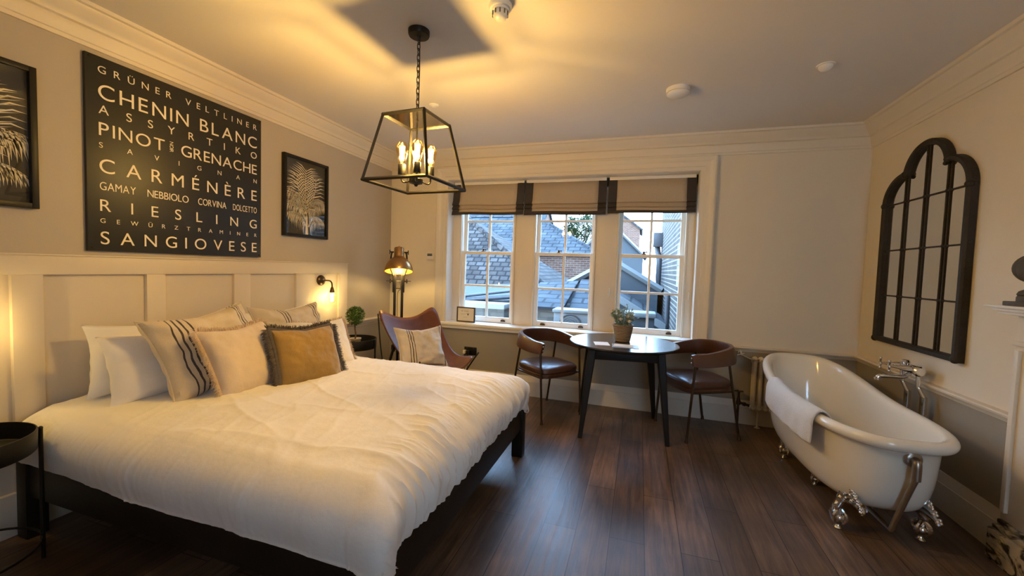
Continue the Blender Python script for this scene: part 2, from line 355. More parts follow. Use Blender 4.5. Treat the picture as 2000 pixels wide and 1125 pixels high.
wall('wall_back', [(XL, OX0, YB, YB+.27, 0, DZ), (XL, OX0, YB, YB+.27, DZ, ZC), (OX1, XR, YB, YB+.27, 0, DZ), (OX1, XR, YB, YB+.27, DZ, ZC),
                   (OX0, OX1, YB, YB+.27, 0, OZ0), (OX0, OX1, YB, YB+.27, OZ1, ZC)], ['cream', 'taupe'])
# cornice: one moulded length per wall, profile as (out from wall, z)
CP = [(0, 2.345), (.012, 2.345), (.016, 2.362), (.022, 2.366), (.026, 2.385), (.034, 2.40), (.036, 2.425), (.050, 2.43), (.052, 2.44),
      (.066, 2.452), (.088, 2.475), (.104, 2.492), (.106, 2.50), (.122, 2.503), (.126, ZC), (0, ZC)]
def run(bm, prof, a, b, nrm, m0=0, m1=0):
    """moulding from a to b (2-D), nrm = direction into the room; m0/m1 mitre signs"""
    a, b, nrm = Vector(a), Vector(b), Vector(nrm); t = (b-a).normalized()
    r0 = [bm.verts.new((a.x+nrm.x*o+t.x*o*m0, a.y+nrm.y*o+t.y*o*m0, z)) for o, z in prof]
    r1 = [bm.verts.new((b.x+nrm.x*o-t.x*o*m1, b.y+nrm.y*o-t.y*o*m1, z)) for o, z in prof]
    bridge(bm, r0, r1); bm.faces.new(r0); bm.faces.new(r1)
WALLS = [('left', (XL, YF), (XL, YB), (1, 0)), ('back', (XL, YB), (XR, YB), (0, -1)), ('right', (XR, YB), (XR, YF), (-1, 0))]
for k, (s, a, b, n) in enumerate(WALLS):
    bm = B(); run(bm, CP, a, b, n, 1, 1); o = struct(f'trim_{k+1}', bm, 'trim', smooth=True)
# skirting boards
SP = [(0, 0), (.026, 0), (.026, .15), (.022, .153), (.022, .158), (.018, .166), (.016, .182), (.008, .196), (.006, .205), (0, .205)]
bm = B(); run(bm, SP, (XL, YF), (XL, YB), (1, 0), 1, 1); struct('baseboard_left', bm, 'trim', smooth=True)
bm = B(); run(bm, SP, (XL, YB), (XR, YB), (0, -1), 1, 1); struct('baseboard_back', bm, 'trim', smooth=True)
bm = B(); run(bm, SP, (XR, YB), (XR, 2.47), (-1, 0), 1, 0); struct('baseboard_right', bm, 'trim', smooth=True)
# dado rails
DP = [(0, .635), (.010, .637), (.014, .648), (.020, .655), (.024, .662), (.038, .667), (.040, .676), (.034, .682), (0, .684)]
DL = [(o, z+.045) for o, z in DP]
bm = B(); run(bm, DL, (XL, 3.226), (XL, YB), (1, 0), 0, 1); struct('trim_4', bm, 'trim', smooth=True)
bm = B(); run(bm, DP, (.615, YB), (XR, YB), (0, -1), 0, 1); struct('trim_5', bm, 'trim', smooth=True)
bm = B(); run(bm, DP, (XR, YB), (XR, 2.47), (-1, 0), 1, 0); struct('trim_6', bm, 'trim', smooth=True)
bm = B(); run(bm, [(o, z+.03) for o, z in DP], (XL, YB), (-2.13, YB), (0, -1), 1, 0); struct('trim_7', bm, 'trim', smooth=True)
# window architrave (moulded picture-frame round the opening, no bottom) and sill board
AP = [(0, 0), (.0, .018), (.03, .018), (.036, .024), (.07, .026), (.078, .032), (.10, .046), (.112, .050), (.124, .044), (.128, .0)]
def arch():
    bm = B(); rs = []
    for (x, z, dx, dz) in ((OX0, .70, -1, 0), (OX0, OZ1, -1, 1), (OX1, OZ1, 1, 1), (OX1, .70, 1, 0)):
        rs.append([bm.verts.new((x+dx*w, YB-d, z+dz*w)) for w, d in AP])
    for a, b in zip(rs, rs[1:]): bridge(bm, a, b)
    bm.faces.new(rs[0]); bm.faces.new(rs[-1]); struct('trim_8', bm, 'trim', smooth=True)
arch()
bm = B(); box(bm, -2.14, .62, 3.925, YB, .668, .70, .008); box(bm, OX0, OX1, YB-.01, 4.24, .678, .70)
box(bm, -2.11, .59, 3.945, YB, .635, .668, .006); struct('trim_9', bm, 'sash', smooth=True)
# window: box frame with posts, then three sash windows
bm = B(); FY0, FY1 = 4.115, 4.245
posts = [(OX0-.01, -1.915), (-1.275, -1.075), (-.435, -.235), (.405, OX1+.01)]
for a, b in posts: box(bm, a, b, FY0, FY1, .70, OZ1, .004)
box(bm, OX0-.01, OX1+.01, FY0, FY1, 2.13, OZ1+.01, .004)
for a, b in ((-1.915, -1.275), (-1.075, -.435), (-.235, .405)):
    box(bm, a, a+.018, 4.10, 4.135, .70, 2.13, .003); box(bm, b-.018, b, 4.10, 4.135, .70, 2.13, .003)
box(bm, OX0-.01, OX1+.01, 4.155, 4.33, .655, .70, .004)
struct('trim_10', bm, 'trim', smooth=True)
# plastered reveal lining, left, right and top
bm = B(); box(bm, OX0-.012, OX0+.002, YB-.005, FY0, .70, OZ1); box(bm, OX1-.002, OX1+.012, YB-.005, FY0, .70, OZ1); box(bm, OX0, OX1, YB-.005, FY0, OZ1-.002, OZ1+.012)
struct('trim_11', bm, 'sash')
def sash(bm, x0, x1, z0, z1, y0, y1, rows, brail, trail, st=.042, gb=.022):
    box(bm, x0, x0+st, y0, y1, z0, z1, .004); box(bm, x1-st, x1, y0, y1, z0, z1, .004)
    box(bm, x0+st, x1-st, y0, y1, z0, z0+brail, .004); box(bm, x0+st, x1-st, y0, y1, z1-trail, z1, .004)
    xm = (x0+x1)/2; box(bm, xm-gb/2, xm+gb/2, y0+.004, y1-.004, z0+brail, z1-trail, .003)
    for z in rows: box(bm, x0+st, x1-st, y0+.005, y1-.005, z-gb/2, z+gb/2, .003)
for k, (a, b, zb) in enumerate(((-1.915, -1.275, .705), (-1.075, -.435, .70), (-.235, .405, .70))):
    w = bpy.data.objects.new(f'window_{k+1}', None); COL.objects.link(w); w['kind'] = 'structure'; w.location = ((a+b)/2, 4.18, .70)
    a += .012; b -= .012
    bm = B(); sash(bm, a, b, zb, 1.475, 4.138, 4.176, (1.10,), .055, .034); mk('lower_sash', bm, 'sash', w, world=True, kind='structure')
    bm = B(); sash(bm, a, b, 1.443, 2.14, 4.180, 4.218, (1.805,), .034, .05); us = mk('upper_sash', bm, 'sash', w, world=True, kind='structure')
    bm = B(); box(bm, a+.03, b-.03, 4.155, 4.158, zb+.04, 1.45); mk('pane', bm, 'glass', w, world=True, kind='structure', smooth=False)
    bm = B(); box(bm, a+.03, b-.03, 4.197, 4.200, 1.46, 2.10); mk('pane', bm, 'glass', w, world=True, kind='structure', smooth=False)
    xm = (a+b)/2 - .06
    bm = B(); lathe(bm, [(.022, 0), (.022, .006), (.012, .010), (.010, .022), (.006, .03), (0, .032)], (xm, 4.158, 1.475), 14); tube(bm, [(xm, 4.158, 1.492), (xm+.035, 4.156, 1.50)], .006, 8)
    mk('sash_fastener', bm, 'bronze', w, world=True, kind='structure')
    for sx in (-.20, .20):
        bm = B(); box(bm, (a+b)/2+sx-.026, (a+b)/2+sx+.026, 4.128, 4.14, zb+.012, zb+.03, .004); ball(bm, ((a+b)/2+sx, 4.122, zb+.03), .018, 10, (1.2, .6, .6))
        mk('sash_lift', bm, 'bronze', w, world=True, kind='structure')

# ------------------------------------------------------------------ Roman blinds
def blind(x0, x1, label, hang=0.0):
    t = thing('roman_blind', label, 'blind', ((x0+x1)/2, 4.06, 1.85), group='roman blinds in the window')
    zt, zb = 2.21, 1.858-hang
    prof = [(4.085, zt), (4.072, 2.08), (4.058, 2.005), (4.044, 1.976), (4.040, 1.966), (4.058, 1.962), (4.066, 1.968), (4.060, 1.955),
            (4.044, 1.932), (4.036, 1.923), (4.054, 1.919), (4.062, 1.925), (4.054, 1.91), (4.040, 1.886)]
    low = [(4.040, 1.886), (4.037, 1.87), (4.036, zb)]
    def strip(name, m, a, b, pr, push=0.0, label=None):
        bm = B(); n = 14; grid = []
        for (y, z) in pr:
            grid.append([Vector((a+(b-a)*i/n, y-push - .004*math.sin((a+(b-a)*i/n)*9), z + .004*math.sin(((a+(b-a)*i/n)-x0)/(x1-x0)*6.3)*(1 if z < 1.98 else 0))) for i in range(n+1)])
        sheet(bm, grid); o = mk(name, bm, m, t, world=True, label=label); solid(o, .004); return o
    strip('linen_panel', 'blind', x0+.078, x1-.078, prof)
    strip('border', 'blind_dk', x0, x0+.08, prof, .002); strip('border', 'blind_dk', x1-.08, x1, prof, .002)
    strip('border', 'blind_dk', x0, x1, low, .002)
    bm = B(); box(bm, x0+.005, x1-.005, 4.075, 4.112, 2.185, 2.216, .003); mk('headrail', bm, 'white_pl', t, world=True)
blind(-1.985, -1.178, 'beige linen roman blind with dark border over the left sash window')
blind(-1.168, -.345, 'beige linen roman blind with dark border over the middle sash window', .008)
blind(-.328, .458, 'beige linen roman blind with dark border over the right sash window', -.002)
# cord cleats on the posts
for x, lab in ((-.285, 'small white blind cord cleat on the post left of the right sash window'), (.44, 'small white blind cord cleat on the right edge of the window frame')):
    bm = B(); box(bm, x-.006, x+.006, 4.104, 4.116, 1.06, 1.12, .003); tube(bm, [(x, 4.108, 1.13), (x, 4.094, 1.12), (x, 4.092, 1.075), (x, 4.096, 1.05)], .004, 8)
    tag(mk('cord_cleat', bm, 'white_pl'), lab, 'cleat')

# ------------------------------------------------------------------ panelled headboard on the wall
HY0, HY1, HZ = .50, 3.226, 1.29
t = thing('headboard', 'tall greige panelled headboard running along the wall behind the bed', 'headboard', (XL, (HY0+HY1)/2, 0))
bm = B(); box(bm, XL, XL+.014, HY0, HY1, .005, HZ-.005); mk('back_panel', bm, 'panel', t, world=True, smooth=False)
bm = B(); box(bm, XL, XL+.038, HY0, HY1, 1.20, HZ, .002); box(bm, XL, XL+.045, HY0, HY1+.002, HZ, HZ+.008, .002); mk('top_rail', bm, 'panel', t, world=True)
bm = B(); box(bm, XL, XL+.036, HY0, HY1, .005, .20, .002); mk('bottom_rail', bm, 'panel', t, world=True)
for a, b in ((HY0, .60), (1.047, 1.149), (1.569, 1.665), (2.089, 2.212), (2.62, 2.764), (3.113, HY1)):
    bm = B(); box(bm, XL, XL+.036, a, b, .20, 1.20, .002); mk('stile', bm, 'panel', t, world=True)
# ================================================================== wall art
PX = XL   # face of the left wall
def fill_text(txt, size, m, parent, y0, y1, zb, x, scale_w=None, name='lettering', rot=False):
    """one line of raised lettering along +y on the left wall, justified between y0 and y1, baseline zb, cap height size"""
    n = len(txt); cu_ = []
    adv = []
    objs = []
    for ch in txt:
        c = bpy.data.curves.new('glyph', 'FONT'); c.body = ch; c.size = size/0.70; c.extrude = .0006; c.offset = -size*.004
        o = bpy.data.objects.new('glyph', c); COL.objects.link(o); objs.append(o)
    bpy.context.view_layer.update()
    dg = bpy.context.evaluated_depsgraph_get(); meshes = []
    for o, ch in zip(objs, txt):
        if ch == ' ': meshes.append(None)
        else: meshes.append(bpy.data.meshes.new_from_object(o.evaluated_get(dg)))
    wid = []
    for me, ch in zip(meshes, txt):
        if me is None or not len(me.vertices): wid.append((0, size*.30)); continue
        xs = [v.co.x for v in me.vertices]; wid.append((min(xs), max(xs)-min(xs)))
    tot = sum(w for _, w in wid); sx = 1.0
    L = (y1-y0); gap = (L - tot)/max(1, n-1)
    mn = size*.10
    if gap < mn: sx = (L - mn*(n-1))/tot; gap = mn
    bm = B(); cur = y0
    for me, (mi, w) in zip(meshes, wid):
        if me is not None:
            b2 = B(); b2.from_mesh(me)
            for v in b2.verts:
                px, py, pz = v.co
                v.co = Vector((x + pz + .0008, cur + (px-mi)*sx, zb + py)) if not rot else Vector((x+pz+.0008, y0 + (py)*1.0, zb - (cur - y0) - (px-mi)*sx))
            tmp = bpy.data.meshes.new('tmp'); b2.to_mesh(tmp); b2.free(); bm.from_mesh(tmp); bpy.data.meshes.remove(tmp); bpy.data.meshes.remove(me)
        cur += w*sx + gap
    for o in objs:
        c = o.data; bpy.data.objects.remove(o); bpy.data.curves.remove(c)
    return mk(name, bm, m, parent, smooth=False, world=True)
t = thing('wine_sign', 'square black sign listing wine grapes in cream capitals above the bed', 'sign', (XL, 1.815, 1.32))
bm = B(); box(bm, XL+.001, XL+.020, 1.321, 2.309, 1.322, 2.317, .002); mk('board', bm, 'sign', t, world=True)
SX = XL+.0205; Y0, Y1 = 1.372, 2.272
for txt, zt_, zb_ in (('GRÜNER VELTLINER', 2.272, 2.235), ('CHENIN BLANC', 2.183, 2.105), ('ASSYRTIKO', 2.075, 2.03), ('SAVIGNAN', 1.884, 1.856),
                      ('CARMÉNÈRE', 1.803, 1.729), ('RIESLING', 1.592, 1.53), ('GEWÜRZTRAMINER', 1.493, 1.469), ('SANGIOVESE', 1.426, 1.358)):
    fill_text(txt, zt_-zb_, 'letter', t, Y0, Y1, zb_, SX)
fill_text('PINOT', .068, 'letter', t, Y0, 1.675, 1.919, SX); fill_text('GRENACHE', .068, 'letter', t, 1.765, Y1, 1.919, SX)
fill_text('NOIR', .020, 'letter', t, 1.702, 1.762, 1.985, SX, rot=True)
for w, a, b in (('GAMAY', Y0, 1.53), ('NEBBIOLO', 1.585, 1.805), ('CORVINA', 1.862, 2.045), ('DOLCETTO', 2.092, Y1)): fill_text(w, .042, 'letter', t, a, b, 1.64, SX)
for y in (1.337, 2.293):
    for z in (1.338, 2.301):
        bm = B(); lathe(bm, [(.006, 0), (.006, .002), (.003, .004), (0, .0045)], (XL+.020, y, z), 12, (1, 0, 0)); mk('screw_cap', bm, 'black_metal', t, world=True)
def frond(bm, p0, p1, bend, nl, ll, wid, droop, lim, x):
    """feather frond drawn flat on the print: rachis p0->p1 (y,z), leaflets each side"""
    a, b = Vector((p0[0], p0[1])), Vector((p1[0], p1[1])); d = b-a; nrm = Vector((-d.y, d.x)).normalized()
    def P(s): return a + d*s + nrm*bend*4*s*(1-s)
    def quad(pts):
        q = [(min(max(p.x, lim[0]), lim[1]), min(max(p.y, lim[2]), lim[3])) for p in pts]
        vs = [bm.verts.new((x, u, v)) for u, v in q]
        try: bm.faces.new(vs)
        except ValueError: pass
    n = 16
    for i in range(n):
        s0, s1 = i/n, (i+1)/n; t0 = (P(min(1, s0+.02))-P(max(0, s0-.02))).normalized(); k = Vector((-t0.y, t0.x))
        quad([P(s0)+k*.004*(1.2-s0), P(s1)+k*.004*(1.2-s1), P(s1)-k*.004*(1.2-s1), P(s0)-k*.004*(1.2-s0)])
    for i in range(nl):
        s = .10+.90*i/nl; c = P(s); t0 = (P(min(1, s+.02))-P(max(0, s-.02))).normalized(); k = Vector((-t0.y, t0.x))
        L_ = ll*(.5+.65*math.sin(math.pi*min(1, s*.85+.12)))*rnd.uniform(.9, 1.08)
        for sg in (1, -1):
            if droop > .5:     # arching frond: every leaflet hangs down
                d1 = (t0*(.75 if sg > 0 else .25) + Vector((0, -.55))).normalized(); d2 = (t0*(.25 if sg > 0 else .05) + Vector((0, -1))).normalized()
            else:
                d1 = (t0*.75 + k*sg).normalized(); d2 = (t0*.35 + k*sg + Vector((0, -droop))).normalized()
            m_ = c + d1*L_*.5; e = m_ + d2*L_*.5; n1 = Vector((-d1.y, d1.x))*wid*.5; n2 = Vector((-d2.y, d2.x))*wid*.55
            quad([c-n1*.6, m_-n2, m_+n2, c+n1*.6]); quad([m_-n2, e, m_+n2])
def palm_picture(y0, y1, z0, z1, label, seed):
    rnd.seed(seed)
    t = thing('palm_picture', label, 'picture', (XL, (y0+y1)/2, z0), group='framed palm prints on the bed wall')
    f = .024; bm = B()
    box(bm, XL+.001, XL+.034, y0, y0+f, z0, z1, .002); box(bm, XL+.001, XL+.034, y1-f, y1, z0, z1, .002)
    box(bm, XL+.001, XL+.034, y0+f, y1-f, z0, z0+f, .002); box(bm, XL+.001, XL+.034, y0+f, y1-f, z1-f, z1, .002)
    mk('frame', bm, 'black_wood', t, world=True)
    bm = B(); box(bm, XL+.001, XL+.012, y0+f, y1-f, z0+f, z1-f); pb = mk('print', bm, 'print', t, world=True, smooth=False)
    w, h = y1-y0, z1-z0; lim = (y0+f, y1-f, z0+f, z1-f); x = XL+.0125; Q = lambda u, v: (y0+u*w, z0+v*h)
    bm = B(); st = Q(.52, .0); sv = [Q(.49, .04), Q(.55, .04), Q(.535, .30), Q(.50, .30)]; bm.faces.new([bm.verts.new((x, a, b)) for a, b in sv])
    for p0, p1, bd, nl, ll, dr in (((.52, .28), (.50, .88), .010, 22, .185, .10), ((.52, .33), (.30, .80), .03, 13, .13, .2), ((.53, .33), (.72, .80), -.03, 13, .13, .2),
                                   ((.50, .30), (.04, .60), -.06, 17, .14, .8), ((.53, .32), (.97, .50), .07, 18, .15, .8),
                                   ((.50, .22), (.04, .43), -.06, 15, .12, .8), ((.50, .14), (.06, .28), -.06, 14, .10, .8), ((.56, .14), (.94, .22), .07, 16, .10, .8)):
        frond(bm, Q(*p0), Q(*p1), bd, int(nl*.8), ll, .0072, dr, lim, x)
    mk('palm_drawing', bm, 'frond', t, world=True, smooth=False)
    bm = B(); box(bm, XL+.020, XL+.022, y0+f*.6, y1-f*.6, z0+f*.6, z1-f*.6); mk('glazing', bm, 'pic_glass', t, world=True, smooth=False)
palm_picture(2.503, 2.972, 1.503, 2.150, 'black framed pale palm print to the right of the wine sign', 3)
palm_picture(.675, 1.145, 1.505, 2.145, 'black framed pale palm print left of the wine sign, cut by the photo edge', 5)

# ================================================================== sconces
def sconce(y, z, label):
    t = thing('wall_sconce', label, 'wall lamp', (XL+.015, y, z), group='wall sconces on the headboard')
    bm = B(); lathe(bm, [(.046, 0), (.046, .008), (.040, .018), (.022, .026), (.012, .03), (0, .03)], (0, 0, 0), 24, (1, 0, 0)); mk('back_plate', bm, 'bronze', t)
    bm = B(); tube(bm, curve_pts([(.025, 0, 0), (.05, .02, .0), (.07, .038, -.004), (.08, .048, -.025), (.082, .050, -.06)]), .0065, 10); mk('arm', bm, 'bronze', t)
    hx, hy = .082, .050
    bm = B(); lathe(bm, [(0, 0), (.008, -.002), (.014, -.015), (.021, -.04), (.022, -.052), (0, -.052)], (hx, hy, -.055), 20); mk('lamp_holder', bm, 'bronze', t)
    bm = B(); lathe(bm, [(.016, 0), (.017, -.012), (.027, -.04), (.030, -.062), (.024, -.085), (.010, -.096), (0, -.098)], (hx, hy, -.105), 20, caps=False); mk('bulb', bm, 'clear', t)
    bm = B(); tube(bm, [(hx-.006, hy, -.13), (hx-.010, hy, -.185)], .0045, 6); tube(bm, [(hx+.006, hy, -.13), (hx+.010, hy, -.185)], .0045, 6); tube(bm, [(hx, hy-.006, -.13), (hx, hy-.010, -.185)], .0045, 6); mk('filament', bm, 'filament2', t)
    bm = B(); g = []
    for r_, z_ in ((.024, -.10), (.036, -.125), (.052, -.16), (.058, -.20), (.057, -.235)):
        g.append([Vector((hx+(r_*(1+.03*math.cos(18*a)))*math.cos(a), hy+(r_*(1+.03*math.cos(18*a)))*math.sin(a), z_)) for a in [2*math.pi*i/72 for i in range(72)]])
    sheet(bm, g, True); mk('glass_shade', bm, 'clear', t)
    point_light('sconce_glow', (hx, hy, -.16), SCONCE_W, WARM, .012, t)
    return t
sconce(2.905, 1.140, 'small bronze wall sconce with clear glass shade above the right pillows')
sconce(.82, 1.140, 'bronze wall sconce on the near end of the headboard above the round tray table')

# ================================================================== pendant lantern
PXY = Vector((-1.155, 1.912)); t = thing('pendant_lantern', 'open black frame pendant lantern with four lit filament bulbs on a chain', 'pendant light', (PXY.x, PXY.y, ZC))
bm = B(); lathe(bm, [(.055, 0), (.055, -.020), (.051, -.028), (.012, -.030), (.008, -.042), (0, -.042)], (0, 0, 0), 32); mk('ceiling_rose', bm, 'black_metal', t)
bm = B(); zc = -.036; k = 0
while zc > -.445:
    a = k % 2; pts = []
    for i in range(14):
        q = 2*math.pi*i/14; u, v = .0075*math.cos(q), .0135*math.sin(q) + (.006 if math.sin(q) > 0 else -.006)
        pts.append((u if a else 0, 0 if a else u, zc-.015+v))
    tube(bm, pts, .0022, 6, closed=True); zc -= .0285; k += 1
tube(bm, [(.004, .004, -.03), (.006, .005, -.2), (.004, .004, -.46)], .0018, 6); mk('chain', bm, 'black_metal', t)
zt, zb, rt, rb_ = 2.063-ZC, 1.724-ZC, .173, .268; TH = .723
cT = [Vector((rt*math.cos(TH+i*math.pi/2), rt*math.sin(TH+i*math.pi/2), zt)) for i in range(4)]; cB = [Vector((rb_*math.cos(TH+i*math.pi/2), rb_*math.sin(TH+i*math.pi/2), zb)) for i in range(4)]
bm = B()
def bar(bm, a, b, r=.0092):
    tube(bm, [a, b], r, 4)
for i in range(4):
    bar(bm, cT[i], cT[(i+1) % 4]); bar(bm, cB[i], cB[(i+1) % 4]); bar(bm, cT[i], cB[i]); ball(bm, cT[i], .009, 6); ball(bm, cB[i], .009, 6)
mk('frame', bm, 'black_metal', t)
bm = B(); extrude_poly(bm, cT, (0, 0, .004)); mk('top_plate', bm, 'plate', t, smooth=False)
bm = B(); lathe(bm, [(.022, .0), (.022, .012), (.008, .018), (.006, .035), (0, .035)], (0, 0, zt+.004), 16); tube(bm, [(0, 0, zt), (0, 0, zb+.03)], .005, 8)
lathe(bm, [(0, -.012), (.006, -.012), (.012, -.002), (.034, .004), (.036, .026), (.02, .032), (0, .034)], (0, 0, zb+.005), 20); mk('stem', bm, 'black_metal', t)
for i in range(4):
    a = R(34) + i*math.pi/2; c, s = math.cos(a), math.sin(a); r = .074
    bm = B(); tube(bm, curve_pts([(c*.03, s*.03, zb+.02), (c*.06, s*.06, zb+.010), (c*r, s*r, zb+.022), (c*r, s*r, zb+.055)]), .0045, 8); mk('arm', bm, 'black_metal', t)
    bm = B(); lathe(bm, [(0, 0), (.019, 0), (.0195, .006), (.0195, .052), (.017, .055), (0, .055)], (c*r, s*r, zb+.048), 18); mk('lamp_holder', bm, 'black_metal', t)
    bm = B(); lathe(bm, [(.013, 0), (.016, .012), (.025, .045), (.031, .075), (.029, .095), (.018, .112), (.006, .119), (0, .12)], (c*r, s*r, zb+.102), 20, caps=False); b_ = mk('bulb', bm, 'amber', t)
    bm = B()
    for j in range(5):
        q = 2*math.pi*j/5; tube(bm, [(c*r+.006*math.cos(q), s*r+.006*math.sin(q), zb+.125), (c*r+.012*math.cos(q+.5), s*r+.012*math.sin(q+.5), zb+.195)], .0034, 6)
    mk('filament', bm, 'filament', t)
    point_light('bulb_glow', (c*r, s*r, zb+.155), PENDANT_W, WARM, .022, t)

# ================================================================== ceiling fittings
def on_ceiling(name, label, cat, x, y, parts):
    t = thing(name, label, cat, (x, y, ZC))
    for nm, prof, m in parts:
        bm = B(); lathe(bm, prof, (0, 0, 0), 32); mk(nm, bm, m, t)
    return t
t = on_ceiling('smoke_detector', 'white smoke detector with domed sensor near the top edge of the ceiling', 'detector', -.675, 1.825,
    [('base', [(.054, 0), (.054, -.014), (.050, -.020), (0, -.020)], 'white_pl'), ('sensor_head', [(.040, -.020), (.040, -.030), (.034, -.034), (.034, -.050), (.026, -.060), (.020, -.066), (0, -.068)], 'white_pl')])
bm = B()
for i in range(10):
    a = 2*math.pi*i/10; cyl(bm, (.036*math.cos(a), .036*math.sin(a), -.032), (.036*math.cos(a), .036*math.sin(a), -.050), .0035, n=6)
mk('vent_fins', bm, 'screen', t)
on_ceiling('heat_alarm', 'flat round white alarm on the ceiling in front of the window wall', 'alarm', .185, 2.93,
    [('base', [(.075, 0), (.075, -.026), (0, -.026)], 'white_pl'), ('cover', [(.066, -.026), (.070, -.030), (.070, -.036), (.060, -.044), (.02, -.048), (0, -.048)], 'white_pl')])
on_ceiling('ceiling_sensor', 'small domed ceiling sensor towards the mirror wall', 'sensor', .96, 2.80,
    [('collar', [(.046, 0), (.046, -.005), (0, -.005)], 'white_pl'), ('dome', [(.036, -.005), (.034, -.016), (.026, -.026), (.012, -.032), (0, -.033)], 'white_pl')])
on_ceiling('sprinkler_cap', 'tiny round ceiling cap behind the pendant lantern chain', 'ceiling cap', -1.55, 2.80,
    [('collar', [(.036, 0), (.036, -.004), (.024, -.010), (0, -.010)], 'white_pl'), ('centre', [(.018, -.010), (.016, -.016), (0, -.018)], 'white_pl')])
# ================================================================== bed
BX0, BX1, BY0, BY1 = -2.665, -.72, 1.04, 2.70
t = thing('bed', 'black stained wooden bed frame under the white duvet', 'bed', ((BX0+BX1)/2, (BY0+BY1)/2, 0))
for x in (BX0, BX1-.075):
    for y in (BY0, BY1-.075):
        bm = B(); box(bm, x, x+.075, y, y+.075, 0, .372, .004); mk('leg', bm, 'black_wood', t, world=True)
for y in (BY0+.012, BY1-.042):
    bm = B(); box(bm, BX0+.075, BX1-.075, y, y+.03, .195, .352, .004); mk('side_rail', bm, 'black_wood', t, world=True)
bm = B(); box(bm, BX1-.045, BX1-.012, BY0+.075, BY1-.075, .195, .352, .004); mk('foot_rail', bm, 'black_wood', t, world=True)
bm = B(); box(bm, BX0+.012, BX0+.045, BY0+.075, BY1-.075, .195, .352, .004); mk('head_rail', bm, 'black_wood', t, world=True)
bm = B()
for i in range(11):
    x = BX0+.10+i*.168; box(bm, x, x+.09, BY0+.042, BY1-.042, .285, .305)
mk('slats', bm, 'black_wood', t, world=True)
bm = B(); box(bm, BX0+.06, BX1-.10, BY0+.09, BY1-.09, .305, .50, .05, 4)
tag(mk('mattress', bm, 'linen'), 'mattress lying on the black bed frame under the white duvet', 'mattress')

# duvet draped over the mattress, edges tucked onto the rails
def fbm(x, y, z, o=3): return noise.fractal(Vector((x, y, z)), 1.0, 2.1, o)
def smooth_(x): x = min(1, max(0, x)); return x*x*(3-2*x)
def pleat(t, d):
    """irregular gathers: two ridged noises along the hem, fading in and out"""
    a = (1-abs(noise.noise(Vector((t*13, d*1.5, 1.7)))*1.9)); b = (1-abs(noise.noise(Vector((t*27+d*2, d*2, 6.1)))*1.9))
    m_ = .35+.8*max(0, noise.noise(Vector((t*4.3, d*.8, 3.3)))+.35)
    return m_*(.65*max(0, a)**3 + .35*max(0, b)**3)
def duvet():
    rx0, rx1, ry0, ry1, r = -2.60, -.855, 1.170, 2.570, .135
    D = .345; na, nb = 300, 340
    xs = [-2.655 + (rx1+D+2.655)*(i/na) for i in range(na+1)]
    ys = [ry0-D + (ry1-ry0+2*D)*(i/nb) for i in range(nb+1)]
    bm = B(); grid = []
    for a in xs:
        row = []
        for b in ys:
            dx = max(0, a-rx1); dy = b-ry1 if b > ry1 else (b-ry0 if b < ry0 else 0)
            d = math.hypot(dx, dy)
            bx, by = min(a, rx1), min(max(b, ry0), ry1)
            # plump top, lower towards the edges, slight sag in the middle
            ex = min(1, max(0, (rx1-a+.05)/.5)); ey = min(1, max(0, min(b-ry0+.05, ry1-b+.05)/.45))
            q = (math.sin(ex*math.pi/2)*math.sin(ey*math.pi/2))
            zt = .572 + .030*q
            w1 = fbm(a*1.9, b*1.9, .3)*.016 + fbm(a*4.5, b*4.5, 2.3)*.006
            # long soft creases running across the bed
            cr_ = (.5+.5*noise.noise(Vector((a*1.2, b*.6, 5))))
            w1 += .007*cr_*(1-abs(noise.noise(Vector((a*5.2+b*2.2, b*.9-a*.5, 8.1)))))**6
            w1 += .006*(1-abs(noise.noise(Vector((a*2.1-b*.6, b*6.0+a*1.4, 4.7)))))**8 + .004*(1-abs(noise.noise(Vector((a*9+b*2, b*4.0-a*3, 1.7)))))**6
            if d > 0:
                nx, ny = dx/d, dy/d
                pn = (abs(nx)**6+abs(ny)**6)**(-1/6)
                corner = (2*abs(nx*ny))**2
                dd = d if d < .40 else .40 + (d-.40)*.25
                if dd < r*math.pi/2: off, dr = r*math.sin(dd/r), r*(1-math.cos(dd/r))
                else: off, dr = r, r+(dd-r*math.pi/2)
                off *= pn
                e = min(1, d/.10)
                # gathered pleats: strong at the foot, soft along the sides
                tang = b if abs(nx) > abs(ny) else a
                foot = abs(nx)/(abs(nx)+abs(ny)+1e-6)
                pl = pleat(tang, d)
                amp = (.060*foot + .014*(1-foot))*e*min(1, d/.09)*(1-.45*min(1, max(0, d-.12)/.2))
                off += amp*(pl-.3) + .012*e*fbm(a*3, b*3, 7)*(.4+foot*.4)
                off += .020*math.sin(min(1, dr/.22)*math.pi)*e       # belly
                off += corner*.028*e
                z = zt - dr + w1*(1-e) + foot*.020*(pl-.15)*(1-smooth_(d/.14))*min(1, max(0, min(b-ry0, ry1-b))/.1)
                near = smooth_((a+2.35)/.5)*(1 if ny < -.5 else 0)
                lo = .356 - .016*near - .05*max(0, corner-.25)/.75*(1-.6*near)
                off += .012*near
                lo += .006*noise.noise(Vector((tang*4, 2, 1)))
                if z < lo: off -= (lo-z)*.6*(1-corner); z = lo + (z-lo)*.02
                p = Vector((bx+nx*off, by+ny*off, z))
            else:
                L0 = .12+.22*abs(noise.noise(Vector((b*5.1, 3, 9)))+.3); pz = smooth_((a-(rx1-L0))/L0); pl = pleat(b, 0)
                p = Vector((a, b, zt+w1+.020*pz*pz*(pl-.15)*min(1, max(0, min(b-ry0, ry1-b))/.1)))
            row.append(p)
        grid.append(row)
    sheet(bm, grid); o = mk('duvet', bm, 'linen'); solid(o, .012, -1)
    return tag(o, 'puffy white cotton duvet spread over the bed', 'duvet')
duvet()

